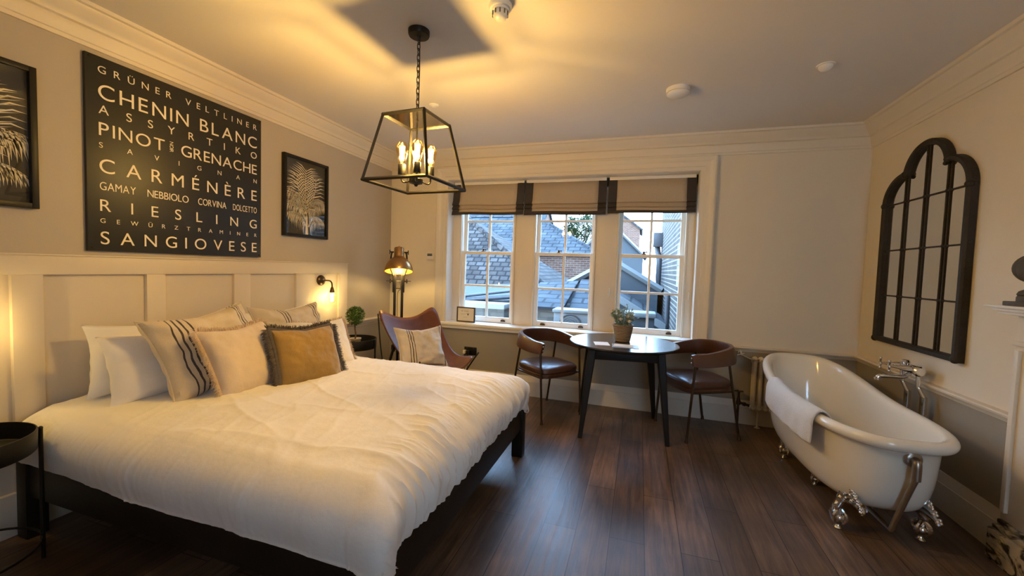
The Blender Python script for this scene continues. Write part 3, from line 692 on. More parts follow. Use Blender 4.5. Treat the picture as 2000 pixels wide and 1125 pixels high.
# ------------------------------------------------------------------ pillows and cushions
def pillow_bm(w, h, th, seed=0, n=40, ear=.10, flange=0.0, crease=1.0):
    """upright pillow, local X across, Z up from 0, Y thickness (front is -Y)"""
    bm = B(); front, back = [], []
    for sgn, store in ((-1, front), (1, back)):
        for i in range(n+1):
            row = []
            for j in range(n+1):
                u, v = -1+2*i/n, -1+2*j/n
                cu_, cv = 1-abs(u)**2.6, 1-abs(v)**2.6
                f = (max(0, cu_)*max(0, cv))**.42
                pu = u*(1 - ear*(1-v*v)*.9*abs(u)**3); pv = v*(1 - ear*(1-u*u)*.9*abs(v)**3)
                wr = (.016*fbm(u*2.2+seed, v*2.2, sgn*1.3+seed)+ .010*math.sin(9*math.atan2(v, u)+seed+3*fbm(u, v, seed))*(u*u*v*v)*2.0)*crease
                y = sgn*(th/2*f + wr*min(1, f*2.2)*.8)
                sag = -.02*(1-abs(u))*max(0, v)
                row.append(Vector((pu*w/2, y, h/2 + pv*h/2 + sag)))
            store.append(row)
    vf = sheet(bm, front); 
    vb = [[None]*(n+1) for _ in range(n+1)]
    for i in range(n+1):
        for j in range(n+1):
            vb[i][j] = vf[i][j] if i in (0, n) or j in (0, n) else bm.verts.new(back[i][j])
    for i in range(n):
        for j in range(n): bm.faces.new((vb[i][j], vb[i+1][j], vb[i+1][j+1], vb[i][j+1]))
    edge = [front[i][0].copy() for i in range(n)] + [front[n][j].copy() for j in range(n)] + [front[i][n].copy() for i in range(n, 0, -1)] + [front[0][j].copy() for j in range(n, 0, -1)]
    return bm, edge
def pose(o, x, y, z, yaw=0, lean=15, roll=0):
    """faces +x (away from the headboard) when yaw = 0; bottom centre at x,y,z"""
    o.matrix_basis = Matrix.Translation((x, y, z)) @ Matrix.Rotation(R(90+yaw), 4, 'Z') @ Matrix.Rotation(R(-lean), 4, 'X') @ Matrix.Rotation(R(roll), 4, 'Y')
def fringe_bm(edge, L, dens, w, seed, out=1.0, thick=.0016):
    rr = random.Random(seed); bm = B(); n = len(edge); c = sum(edge, Vector())/n
    for i in range(n):
        a, b = edge[i], edge[(i+1) % n]; tdir = (b-a).normalized()
        for k in range(dens):
            p = a.lerp(b, rr.random()); o = Vector((p.x-c.x, 0, p.z-c.z)); 
            nn = Vector((tdir.z, 0, -tdir.x)); nn = nn if nn.dot(o) > 0 else -nn
            dv = (nn + tdir*rr.uniform(-.55, .55) + Vector((0, rr.uniform(-.5, .5), 0))).normalized(); l = L*rr.uniform(.7, 1.15)
            m_ = p + dv*l*.55 + Vector((0, 0, -.004)); e = p + dv*l + Vector((0, rr.uniform(-.004, .004), -.010*out))
            tube(bm, [p-dv*.004, m_, e], [thick, thick*.9, thick*.35], 3, caps=False)
    return bm
def piping(edge, r): 
    bm = B(); tube(bm, edge, r, 6, closed=True); return bm
def plain_pillow(label, w, h, th, seed, *ps, **kw):
    bm, e = pillow_bm(w, h, th, seed); o = mk('pillow', bm, 'linen'); tag(o, label, 'pillow', 'white bed pillows'); pose(o, *ps, **kw); return o
plain_pillow('plain white pillow at the near end, leaning against the headboard', .70, .37, .15, 1, -2.535, 1.575, .585, lean=6, roll=1)
plain_pillow('plain white pillow partly behind the near striped cushion', .68, .355, .17, 2, -2.36, 1.565, .57, lean=16, roll=0)
plain_pillow('plain white pillow against the headboard behind the far striped cushion', .68, .37, .15, 3, -2.535, 2.28, .585, lean=6, roll=0)
plain_pillow('plain white pillow between the far striped cushion and the headboard pillow', .68, .345, .14, 4, -2.37, 2.26, .57, lean=13, roll=0)
STR = [(-.11, .004), (-.088, .0045), (-.066, .0045), (-.045, .004), (.150, .004), (.170, .0045), (.190, .004)]
def striped(label, w, h, th, seed, lines, ps, kw, back='stripe'):
    t = thing('striped_cushion', label, 'cushion'); t.rotation_mode = 'QUATERNION'
    sm = stripe_mat('striped_linen', (.56, .475, .36), (.05, .042, .045), lines)
    bm, e = pillow_bm(w, h, th, seed, ear=.13, crease=1.5); mk('cover', bm, sm, t)
    mk('piping', piping(e, .0045), sm, t)
    M4 = Matrix.Translation(ps) @ Matrix.Rotation(R(90+kw.get('yaw', 0)), 4, 'Z') @ Matrix.Rotation(R(-kw.get('lean', 15)), 4, 'X') @ Matrix.Rotation(R(kw.get('roll', 0)), 4, 'Y')
    t.rotation_mode = 'XYZ'; t.matrix_basis = M4; return t
striped('large beige cushion with dark stripes in front of the near white pillows', .60, .47, .17, 5, [(-.200, .004), (-.170, .0048), (-.143, .0048), (-.113, .004), (.185, .003), (.205, .004), (.225, .003)], (-2.17, 1.668, .582), dict(lean=24, roll=-6, yaw=3))
striped('large beige cushion with dark stripes at the far side of the bed', .54, .46, .16, 6, [(-.09, .003), (-.07, .004), (-.05, .003), (.17, .003), (.19, .004), (.21, .003)], (-2.20, 2.20, .565), dict(lean=20, roll=0, yaw=-3))
def soft_cushion(name, label, m, w, h, th, seed, ps, kw):
    t = thing(name, label, 'cushion'); bm, e = pillow_bm(w, h, th, seed, ear=.07, crease=.8); mk('cover', bm, m, t)
    t.matrix_basis = Matrix.Translation(ps) @ Matrix.Rotation(R(90+kw.get('yaw', 0)), 4, 'Z') @ Matrix.Rotation(R(-kw.get('lean', 15)), 4, 'X') @ Matrix.Rotation(R(kw.get('roll', 0)), 4, 'Y')
    return t, e
t, e = soft_cushion('fringed_cushion', 'beige velvet cushion with a ragged fringe, left of the mustard cushion', 'beige', .41, .40, .15, 8, (-1.99, 1.695, .572), dict(lean=27, yaw=4, roll=-1))
mk('fringe', fringe_bm(e, .034, 11, 0, 1, thick=.002), 'fringe', t, kind='stuff')
t, e = soft_cushion('fringed_cushion', 'off-white fringed cushion half hidden behind the mustard cushion', 'white_vel', .42, .38, .13, 9, (-1.985, 2.215, .575), dict(lean=34, yaw=-20, roll=1))
mk('fringe', fringe_bm(e, .026, 8, 0, 2), 'fringe', t, kind='stuff')
t, e = soft_cushion('fur_trimmed_cushion', 'mustard velvet cushion with a brown fur border, front of the bed cushions', 'mustard', .38, .36, .16, 10, (-1.83, 1.928, .575), dict(lean=27, yaw=-17, roll=1))
bm = fringe_bm(e, .044, 18, 0, 3, thick=.0024); tube(bm, [p*1.0 for p in e], .014, 8, closed=True); mk('fur_border', bm, 'fur', t, kind='stuff')

# ------------------------------------------------------------------ round tray tables
def tray_table(label, x, y, zr, r, rot):
    t = thing('tray_table', label, 'side table', (x, y, 0), rot, group='round tray side tables')
    bm = B(); lathe(bm, [(0, zr-.085), (r-.004, zr-.085), (r, zr-.080), (r+.002, zr-.004), (r, zr), (r-.004, zr), (r-.006, zr-.072), (r-.012, zr-.077), (0, zr-.077)], (0, 0, 0), 56, caps=False); mk('tray', bm, 'black_metal', t)
    for i in range(3):
        a = i*2*math.pi/3; c, s = math.cos(a), math.sin(a)
        bm = B(); cyl(bm, ((r+.008)*c, (r+.008)*s, 0), ((r+.008)*c, (r+.008)*s, zr-.012), .0075, n=10); ball(bm, ((r+.008)*c, (r+.008)*s, zr-.010), .0085, 8); mk('leg', bm, 'black_metal', t)
    bm = B(); tube(bm, [((r+.008)*math.cos(2*math.pi*i/40), (r+.008)*math.sin(2*math.pi*i/40), .10) for i in range(40)], .005, 8, closed=True); mk('stretcher_ring', bm, 'black_metal', t)
    return t
tray_table('round black tray table at the near end of the bed by the photo edge', -2.445, .80, .575, .205, R(72))
tray_table('round black tray table behind the bed, with the topiary on it', -2.40, 2.99, .635, .19, R(10))
# topiary ball in a pot
def leafy(bm, c, r, n, size, seed, squash=1.0, shell=.75):
    rr = random.Random(seed)
    for i in range(n):
        d = Vector((rr.gauss(0, 1), rr.gauss(0, 1), rr.gauss(0, 1))).normalized(); rad = r*(shell+(1-shell)*rr.random())
        p = Vector(c) + Vector((d.x, d.y, d.z*squash))*rad
        k = (d + Vector((rr.uniform(-.8, .8), rr.uniform(-.8, .8), rr.uniform(-.4, .9)))).normalized(); u, v = frame(k); s = size*rr.uniform(.7, 1.3)
        q = [p, p+k*s*.5+u*s*.28+v*s*.05, p+k*s, p+k*s*.5-u*s*.28+v*s*.05]
        bm.faces.new([bm.verts.new(z) for z in q])
t = thing('topiary', 'small green ball topiary in a stone pot on the round tray table', 'plant', (-2.365, 2.96, .558))
bm = B(); lathe(bm, [(0, 0), (.034, 0), (.040, .03), (.048, .07), (.052, .075), (.052, .085), (.044, .085), (.040, .075), (0, .075)], (0, 0, 0), 24); mk('pot', bm, 'pot', t)
bm = B(); tube(bm, curve_pts([(0, 0, .07), (.004, .002, .12), (-.003, 0, .17), (0, 0, .25)]), .0065, 8); mk('stem', bm, 'stem', t)
bm = B(); ball(bm, (0, 0, .282), .052, 16); leafy(bm, (0, 0, .282), .075, 1500, .018, 4); mk('foliage', bm, 'leaf', t)
bm = B(); box(bm, -2.46, -2.36, 2.845, 2.895, .558, .605, .004)
tag(mk('tissue_box', bm, 'black_pl'), 'small dark box on the tray table in front of the topiary', 'box')
bm = B(); box(bm, -2.335, -2.315, 2.87, 2.90, .558, .63, .003)
tag(mk('bottle', bm, 'black_pl'), 'small dark upright bottle on the tray table beside the topiary', 'bottle')

# ------------------------------------------------------------------ butterfly chair
t = thing('butterfly_chair', 'tan leather sling butterfly chair in the corner behind the bed', 'chair', (-1.72, 3.14, 0), R(-27))
def sling():
    bm = B(); n = 36; g = []
    for i in range(n+1):
        row = []
        for j in range(n+1):
            a, b = -1+2*i/n, -1+2*j/n
            m_ = max(abs(a), abs(b)); L6 = (abs(a)**5+abs(b)**5)**(1/5)
            k = m_/L6 if L6 > 1e-6 else 1
            a2, b2 = a*k, b*k; tt = (b2+1)/2
            zc = .40 - .20*tt + .585*tt*tt + .02   # centre line
            ze = .59 - .40*tt*(1-tt)*1.6 + .43*tt*tt
            w = abs(a2)**2.2
            z = zc+(ze-zc)*w
            f = .31 - .71*tt + .02*(1-w)*(tt-.5)
            s = (.300 + .055*tt)*a2*(1-.20*(1-(2*tt-1)**2))
            f -= .10*w*max(0, tt-.6) - .04*w*max(0, .4-tt)
            row.append(Vector((f, s, z)))
        g.append(row)
    sheet(bm, g); return bm
o = mk('leather_sling', sling(), 'tan', t); solid(o, .007)
for sg in (-1, 1):
    bm = B(); tube(bm, curve_pts([(.30, sg*.30, .555), (.10, sg*.12, .20), (-.20, -sg*.22, .009), (-.26, -sg*.05, .008), (-.26, sg*.05, .008), (-.22, sg*.24, .010), (-.30, sg*.30, .50), (-.38, sg*.30, .86)]), .006, 8); mk('wire_frame', bm, 'black_metal', t)
c = striped('pale cushion with dark stripes propped in the leather butterfly chair', .43, .37, .13, 12, [(-.12, .003), (-.10, .004), (-.08, .003), (.19, .004)], (-1.685, 2.985, .44), dict(lean=28, yaw=-36, roll=1))

# ------------------------------------------------------------------ studio floor lamp
LX, LY = -2.315, 3.54
t = thing('floor_lamp', 'brass studio floor lamp on two dark posts in the window corner', 'floor lamp', (LX, LY, 0), R(33))
# local: -Y faces the room
for s in (-1, 1):
    bm = B(); box(bm, s*.036-.013, s*.036+.013, -.013, .013, .42, 1.20, .004); mk('post', bm, 'black_wood', t)
for a in (90, 210, 330):
    c_, s_ = math.cos(R(a)), math.sin(R(a))
    bm = B(); tube(bm, [(.03*c_, .03*s_, .50), (.18*c_, .18*s_, .02)], [.014, .011], 8); ball(bm, (.18*c_, .18*s_, .014), .014, 8); mk('leg', bm, 'black_wood', t)
bm = B(); box(bm, -.06, .06, -.022, .022, .44, .49, .004); mk('hub', bm, 'black_metal', t)
for s in (-1, 1):
    bm = B(); box(bm, s*.046-.012, s*.046+.012, -.018, .018, 1.02, 1.20, .004); cyl(bm, (s*.05, 0, 1.135), (s*.088, 0, 1.135), .009, n=10)
    for q in range(4):
        a = q*math.pi/2+.5; tube(bm, [(s*.080, 0, 1.135), (s*.080, .024*math.cos(a), 1.135+.024*math.sin(a))], .005, 6)
    mk('clamp_knob', bm, 'black_metal', t)
bm = B(); tube(bm, [(-.12, 0, 1.135), (.12, 0, 1.135)], .003, 6); tube(bm, [(-.04, 0, 1.06), (.04, 0, 1.06)], .006, 8); tube(bm, [(-.04, 0, .75), (.04, 0, .75)], .004, 6); mk('cross_rod', bm, 'black_metal', t)
bm = B(); tube(bm, curve_pts([(0, .02, 1.22), (.02, .01, 1.06), (-.01, .02, .98), (.0, .0, .5)]), .003, 6); mk('cable', bm, 'black_pl', t)
HZ_ = 1.235; tl = R(14)   # head tilted so the mouth looks slightly forward
def tilt(p): 
    y, z = p[1], p[2]; return Vector((p[0], y*math.cos(tl)-z*math.sin(tl)*-1*-1, z*math.cos(tl)+y*math.sin(tl)))
AX = Vector((0, math.sin(tl), math.cos(tl)))
HC = Vector((0, -.05, HZ_))
bm = B(); prof = [(.134, -.004), (.136, 0)]
for i in range(1, 12):
    a = R(4+i*5.4); prof.append((.136*math.cos(a), .150*math.sin(a)))
prof += [(.056, .140), (.049, .150), (.048, .158), (.048, .235), (.044, .241), (.03, .246), (0, .247)]
lathe(bm, prof, HC, 44, AX, caps=False); mk('shade', bm, 'brass', t)
bm = B(); lathe(bm, [(.133, -.003), (.131, .004)] + [(.130*math.cos(R(4+i*5.4)), .144*math.sin(R(4+i*5.4))) for i in range(1, 13)] + [(0, .138)], HC, 44, AX, caps=False); mk('shade_lining', bm, 'gold_in', t)
bm = B(); ball(bm, HC+AX*.070, .030, 14); mk('bulb', bm, 'lamp_glow', t)
point_light('lamp_glow', HC+AX*.015, STAND_W, WARM, .03, t)
bm = B(); ball(bm, HC+AX*.252, .010, 8); mk('finial', bm, 'brass', t)
for s in (-1, 1):
    k = HC+AX*.195
    bm = B(); tube(bm, curve_pts([(s*.052, HC.y+.01, 1.19), (s*.08, HC.y+.03, 1.27), (s*.075, k.y, k.z-.04), (s*.066, k.y, k.z)]), .008, 8); cyl(bm, (s*.05, k.y, k.z), (s*.092, k.y, k.z), .008, n=10)
    for q in range(4):
        a = q*math.pi/2+.4; tube(bm, [(s*.088, k.y, k.z), (s*.088, k.y+.022*math.cos(a), k.z+.022*math.sin(a))], .005, 6)
    mk('yoke_arm', bm, 'black_metal', t)

# ------------------------------------------------------------------ wall bits by the window
t = thing('thermostat', 'small white thermostat with grey display on the wall by the floor lamp', 'thermostat', (-2.20, YB, 1.365))
bm = B(); box(bm, -2.238, -2.162, YB-.022, YB, 1.365, 1.438, .004); mk('case', bm, 'white_pl', t, world=True)
bm = B(); box(bm, -2.230, -2.170, YB-.0235, YB-.02, 1.405, 1.432, .001); mk('display', bm, 'screen', t, world=True)
t = thing('wall_socket', 'black double wall socket below the window sill', 'socket', (-1.695, YB, .40))
bm = B(); box(bm, -1.766, -1.624, YB-.010, YB, .358, .444, .003); mk('face_plate', bm, 'black_metal', t, world=True)
for x in (-1.73, -1.66):
    bm = B(); box(bm, x-.008, x+.008, YB-.014, YB-.009, .424, .438, .001); mk('switch', bm, 'black_pl', t, world=True)
t = thing('plug', 'white and black plugs in the black wall socket with hanging cables', 'plug', (-1.735, YB-.03, .40))
bm = B(); box(bm, -1.765, -1.738, YB-.050, YB-.0105, .375, .412, .004); mk('white_plug', bm, 'white_pl', t, world=True)
bm = B(); box(bm, -1.732, -1.695, YB-.046, YB-.0105, .372, .410, .004); mk('black_plug', bm, 'black_pl', t, world=True)
for x, q in ((-1.752, .0), (-1.715, .01)):
    bm = B(); tube(bm, curve_pts([(x, YB-.035, .376), (x-.002, YB-.04, .30), (x+.015, YB-.045, .15), (x+.01-q, YB-.05, .01), (x-.12, YB-.07, .006)]), .003, 6); mk('cable', bm, 'black_pl', t, world=True)
# framed picture on the sill
t = thing('photo_frame', 'small dark framed print standing on the left of the window sill', 'picture frame', (-1.785, 4.03, .70), R(-3))
bm = B(); w, h, f = .11, .165, .013
box(bm, -w, w, -.009, .009, 0, f, .002); box(bm, -w, w, -.009, .009, h-f, h, .002); box(bm, -w, -w+f, -.009, .009, f, h-f, .002); box(bm, w-f, w, -.009, .009, f, h-f, .002); mk('frame', bm, 'bronze', t)
bm = B(); box(bm, -w+f, w-f, -.003, .003, f, h-f); mk('print', bm, 'paper', t, smooth=False)
bm = B()
for (a, b, c_, d) in ((-.055, -.035, .118, .122), (-.02, .03, .118, .121), (-.06, -.01, .085, .0865), (0, .045, .093, .0945), (-.03, .02, .052, .0535), (.02, .032, .074, .094)): box(bm, a, b, -.0036, -.003, c_, d)
mk('line_drawing', bm, 'black_pl', t, smooth=False)
bm = B(); box(bm, -w+f*.7, w-f*.7, -.0065, -.0055, f*.7, h-f*.7); mk('glazing', bm, 'pic_glass', t, smooth=False)
bm = B(); tube(bm, [(0, .009, .12), (0, .075, .003)], .004, 6); mk('stand', bm, 'black_pl', t)

# ------------------------------------------------------------------ round table
TX, TY = -.11, 3.455
t = thing('dining_table', 'round black wooden table in front of the window', 'table', (TX, TY, 0), R(8))
bm = B(); lathe(bm, [(0, .695), (.405, .695), (.425, .700), (.436, .712), (.436, .718), (.432, .722), (0, .722)], (0, 0, 0), 96, caps=False); mk('tabletop', bm, mat('black_table_top', (.014, .014, .015), .22, var=.3, vs=3, stretch=(1, 8, 1)), t)
bm = B(); box(bm, -.27, .27, -.262, -.238, .615, .695, .002); box(bm, -.27, .27, .238, .262, .615, .695, .002); box(bm, -.27, -.246, -.24, .24, .615, .695, .002); box(bm, .246, .27, -.24, .24, .615, .695, .002); mk('apron', bm, 'black_wood', t)
for sx in (-1, 1):
    for sy in (-1, 1):
        bm = B(); top = Vector((sx*.255, sy*.245, .694)); bot = Vector((sx*.325, sy*.29, 0))
        u = Vector((1, 0, 0)); v = Vector((0, 1, 0)); rs = []
        for k, hw in ((0, .030), (.15, .030), (.5, .024), (1, .016)):
            p = top.lerp(bot, k); rs.append([bm.verts.new(p+u*a*hw+v*b*hw) for a, b in ((-1, -.7), (-.7, -1), (.7, -1), (1, -.7), (1, .7), (.7, 1), (-.7, 1), (-1, .7))])
        for a, b in zip(rs, rs[1:]): bridge(bm, a, b)
        bm.faces.new(rs[0]); bm.faces.new(rs[-1]); mk('leg', bm, 'black_wood', t)
# basket of flowers
t = thing('flower_basket', 'wicker basket of grey-green foliage and white flowers on the round table', 'plant', (-.115, 3.475, .723))
bm = B(); lathe(bm, [(0, 0), (.056, 0), (.060, .006), (.070, .06), (.080, .125), (.083, .132), (.080, .137), (.075, .132), (.066, .06), (.056, .012), (0, .012)], (0, 0, 0), 40, caps=False)
for v in bm.verts:
    a = math.atan2(v.co.y, v.co.x); rr_ = math.hypot(v.co.x, v.co.y)
    if rr_ > .05: v.co.x *= 1+.02*math.cos(14*a+v.co.z*180); v.co.y *= 1+.02*math.cos(14*a+v.co.z*180)
tube(bm, [(.082*math.cos(2*math.pi*i/60), .082*math.sin(2*math.pi*i/60), .134+.002*math.sin(i*1.7)) for i in range(60)], .006, 6, closed=True); mk('basket', bm, 'basket', t)
bm = B(); rr = random.Random(5)
for i in range(46):
    a, q = rr.uniform(0, 6.28), rr.random()**.5; p0 = Vector((.04*q*math.cos(a), .04*q*math.sin(a), .10)); tip = Vector((.115*q*math.cos(a), .115*q*math.sin(a), .13+.165*(1-.55*q*q)*rr.uniform(.75, 1.1)))
    pts = curve_pts([p0, p0.lerp(tip, .5)+Vector((0, 0, .02)), tip], 5); tube(bm, pts, .0016, 4)
    for k in range(13):
        s = .25+.75*k/12; p = pts[min(len(pts)-1, int(s*(len(pts)-1)))]; d = Vector((rr.gauss(0, 1), rr.gauss(0, 1), rr.uniform(-.1, 1.2))).normalized(); u, v = frame(d); L_ = rr.uniform(.019, .032)
        bm.faces.new([bm.verts.new(z) for z in (p, p+d*L_*.5+u*L_*.3, p+d*L_, p+d*L_*.5-u*L_*.3)])
mk('foliage', bm, 'leaf2', t)
for (x, y, z) in ((.035, -.06, .215), (.062, -.03, .20), (-.02, -.07, .19), (.05, -.065, .175), (.07, .01, .225)):
    bm = B(); ball(bm, (x, y, z), .013, 8); c0 = Vector((x, y, z))
    for L_, n_ in ((.018, 6), (.026, 8)):
        for k in range(n_):
            a = 2*math.pi*k/n_+L_*90; d = Vector((math.cos(a), math.sin(a), .7-L_*20)).normalized(); u, v = frame(d)
            bm.faces.new([bm.verts.new(q) for q in (c0, c0+d*L_*.6+u*L_*.42, c0+d*L_*1.05, c0+d*L_*.6-u*L_*.42)])
    mk('flower', bm, 'petal', t)
def card(x, y, z, w, d, rz, m, label):
    bm = B(); box(bm, -w/2, w/2, -d/2, d/2, 0, .0016); o = mk('card', bm, m, smooth=False); o.location = (x, y, z); o.rotation_euler = (0, 0, R(rz)); tag(o, label, 'card')
card(-.268, 3.275, .7225, .115, .15, 12, 'paper', 'white folded card lying on the round table left of the flower basket')
card(-.085, 3.245, .7225, .20, .16, 4, 'grey_card', 'pale grey leaflet on the round table in front of the flower basket')
card(-.10, 3.255, .7245, .145, .11, -3, 'paper', 'white sheet on top of the grey leaflet in front of the flower basket')

# ------------------------------------------------------------------ dining chairs (front = local +X)
def dining_chair():
    t = thing('dining_chair', '', 'chair', group='brown leather tub chairs at the round table')
    # curved back band: U plan, swept padded section
    plan = [(.215, -.232), (.10, -.245), (-.06, -.238), (-.165, -.19), (-.225, -.10), (-.243, 0), (-.225, .10), (-.165, .19), (-.06, .238), (.10, .245), (.215, .232)]
    pts = curve_pts([Vector((x, y, .640+.034*min(1, max(0, (.10-x)/.30)))) for x, y in plan], 6)
    bm = B(); rs = []; prev = None
    for i, p in enumerate(pts):
        tg = (pts[min(i+1, len(pts)-1)]-pts[max(i-1, 0)]); tg.z = 0; tg.normalize(); nr = Vector((tg.y, -tg.x, 0))
        hh = .047 + .016*min(1, max(0, (.15-p.x)/.3)); hw = .0185
        e = min(i, len(pts)-1-i); k = 1 if e > 1 else (.94 if e == 1 else .80)
        sec = [(-1, -.72), (-.72, -1), (0, -1.04), (.72, -1), (1, -.72), (1.06, 0), (1, .72), (.72, 1), (0, 1.04), (-.72, 1), (-1, .72), (-1.06, 0)]
        rs.append([bm.verts.new(p + nr*a*hw*k + Vector((0, 0, 1))*b*hh*k + nr*(.012*b)) for a, b in sec])
    for a, b in zip(rs, rs[1:]): bridge(bm, a, b)
    bm.faces.new(rs[0]); bm.faces.new(rs[-1]); bk = mk('back_band', bm, 'leather', t)
    bm = B()
    for s in (-1, 1):
        for dz in (-.018, .016): ball(bm, (.222, s*.232, .640+dz), .007, 8, (.6, 1, 1))
    mk('rivets', bm, 'chrome', bk)
    # padded seat
    bm = B(); n = 24; top = []
    def seatpt(u, v, z): 
        m_ = max(abs(u), abs(v)); L = (abs(u)**4+abs(v)**4)**.25; k = m_/L if L > 1e-6 else 1
        return Vector((.005+u*k*.222*(1 if u > 0 else 1.0), v*k*(.222-.02*(1-u)/2*1.0), z))
    g = [[seatpt(-1+2*i/n, -1+2*j/n, .448+.034*max(0, (1-abs(-1+2*i/n)**3)*(1-abs(-1+2*j/n)**3))**.5) for j in range(n+1)] for i in range(n+1)]
    vs = sheet(bm, g)
    rim = [vs[i][0] for i in range(n)] + [vs[n][j] for j in range(n)] + [vs[i][n] for i in range(n, 0, -1)] + [vs[0][j] for j in range(n, 0, -1)]
    prev = rim
    for dz, k in ((-.006, 1.012), (-.030, 1.012), (-.037, .985), (-.041, .985), (-.046, 1.01), (-.066, 1.01), (-.074, .97)):
        cur = [bm.verts.new(Vector((.005+(v.co.x-.005)*k, v.co.y*k, .448+dz))) for v in rim]; bridge(bm, prev, cur); prev = cur
    bm.faces.new(prev); mk('seat', bm, 'leather', t)
    # legs rise from the floor to the band
    for (fx, fy, tx, ty, tz) in ((.225, -.225, .180, -.226, .615), (.225, .225, .180, .226, .615), (-.235, -.225, -.120, -.210, .620), (-.235, .225, -.120, .210, .620)):
        bm = B(); tube(bm, [(fx, fy, .012), (tx, ty, tz)], .0095, 12); lg = mk('leg', bm, 'bronze', t)
        bm = B(); lathe(bm, [(.013, 0), (.015, .004), (.012, .014), (.010, .03), (0, .032)], (fx, fy, 0), 12); mk('foot_cap', bm, 'bronze', lg)
    bm = B()
    for s in (-1, 1): tube(bm, [(.197, s*.222, .384), (-.175, s*.210, .384)], .008, 8)
    for x, y in ((.18, .205), (-.16, .20)): tube(bm, [(x, -y, .38), (x, y, .38)], .008, 8)
    mk('seat_frame', bm, 'bronze', t)
    return t
ch = dining_chair(); ch['label'] = 'brown leather tub chair left of the round table, beside the bed foot'
ch.location = (-.775, 3.575, 0); ch.rotation_euler = (0, 0, R(-37))
c2 = copy_tree(ch); c2['label'] = 'brown leather tub chair right of the round table, beside the bath'
c2.location = (.49, 3.635, 0); c2.rotation_euler = (0, 0, R(180+28))
# ================================================================== radiator
RX0, NS = .945, 11
t = thing('column_radiator', 'cream column radiator on the back wall behind the bath', 'radiator', (1.2, 3.90, 0))
for i in range(NS):
    x = RX0+.022+i*.046; bm = B()
    for y in (3.872, 3.915):
        tube(bm, [(x, y, .185), (x, y, .575)], .0155, 12)
    for z in (.178, .582):
        tube(bm, curve_pts([(x, 3.862, z), (x, 3.893, z+(.012 if z > .3 else -.012)), (x, 3.926, z)], 5), [.014, .019, .021, .021, .022, .022, .021, .021, .020, .019, .014], 12)
        cyl(bm, (x-.023, 3.893, z), (x+.023, 3.893, z), .017, n=14)
    mk('column', bm, 'rad', t, world=True)
for x in (RX0+.022+.046, RX0+.022+.046*(NS-2)):
    bm = B(); tube(bm, [(x, 3.893, 0), (x, 3.893, .17)], .009, 10); lathe(bm, [(.022, 0), (.022, .005), (0, .005)], (x, 3.893, 0), 14); mk('foot', bm, 'rad', t, world=True)
bm = B(); cyl(bm, (RX0-.085, 3.893, 0), (RX0-.085, 3.893, .30), .009, n=12); lathe(bm, [(.016, 0), (.018, .03), (.012, .05), (.008, .075), (0, .075)], (RX0-.085, 3.893, .185), 14); cyl(bm, (RX0-.085, 3.893, .205), (RX0, 3.893, .185), .011, n=12); cyl(bm, (RX0-.05, 3.893, .196), (RX0-.03, 3.893, .191), .017, n=8)
v_ = mk('valve', bm, 'bronze', t, world=True, label='aged bronze valve and pipe')
bm = B(); tube(bm, [(RX0-.12, 3.893, .302), (RX0-.05, 3.893, .302)], .006, 8); tube(bm, [(RX0-.085, 3.86, .302), (RX0-.085, 3.926, .302)], .006, 8); mk('valve_handle', bm, 'bronze', v_, world=True)
bm = B(); tube(bm, curve_pts([(RX0-.10, 3.86, .63), (RX0-.02, 3.862, .595), (RX0+.05, 3.87, .592)]), .008, 10); lathe(bm, [(.014, -.02), (.017, 0), (.014, .02), (.006, .03), (0, .03)], (RX0-.10, 3.86, .632), 12)
for a in (0, 90): 
    c_, s_ = math.cos(R(a+20))*.028, math.sin(R(a+20))*.028; tube(bm, [(RX0-.10-c_, 3.835, .635-s_), (RX0-.10+c_, 3.835, .635+s_)], .005, 8)
cyl(bm, (RX0-.10, 3.862, .634), (RX0-.10, 3.830, .634), .006, n=8); mk('bleed_tap', bm, 'chrome', t, world=True, label='chrome lever tap')

# ================================================================== slipper bath
UX, UY, UA, UB, RR, UR = 1.2012, 2.9812, .2835, .6961, .0304, .0365
def smooth(x): x = min(1, max(0, x)); return x*x*(3-2*x)
def zrim(y): return .5432 + .1699*smooth((y-2.8713)/1.1461)
def base(a, k=1.0, ky=None):
    c, s = math.cos(a), math.sin(a); e = 2/2.9
    x, y = UA*k*math.copysign(abs(c)**e, c), UB*(ky if ky is not None else k)*math.copysign(abs(s)**e, s)
    return Vector((UX + math.cos(UR)*x - math.sin(UR)*y, UY + math.sin(UR)*x + math.cos(UR)*y, 0))
def nrm2(a):
    d = base(a+.01)-base(a-.01); return Vector((d.y, -d.x, 0)).normalized()
def rimpt(a, off, dz): 
    p = base(a)+nrm2(a)*off; p.z = zrim(base(a).y)+dz; return p
t = thing('bathtub', 'cream roll-top slipper bath on chrome claw feet', 'bathtub', (UX, UY, 0))
NA = 112; ANG = [2*math.pi*i/NA for i in range(NA)]; ZB = .135; rows = []
for k, ky, h in ((.0, .0, 0), (.35, .40, 0), (.60, .66, .010), (.74, .78, .045), (.84, .86, .14), (.905, .905, .32), (.935, .93, .58), (.945, .945, .85)):
    rows.append([(lambda p, z: Vector((p.x, p.y, z)))(base(a, k, ky), ZB+(zrim(base(a).y)-ZB)*h) for a in ANG])
for off, dz in ((-.020, -.036), (-.002, -RR), (.018, -.026), (.030, -.008), (.030, .010), (.018, .026), (0, RR), (-.018, .026), (-.030, .010), (-.036, -.015)):
    rows.append([rimpt(a, off, dz) for a in ANG])
for k, ky, h in ((.875, .885, .78), (.85, .85, .55), (.80, .80, .32), (.72, .74, .16), (.60, .65, .09), (.35, .45, .07), (.0, .0, .065)):
    rows.append([(lambda p, z: Vector((p.x, p.y, z)))(base(a, k, ky), ZB+(zrim(base(a).y)-ZB)*h) for a in ANG])
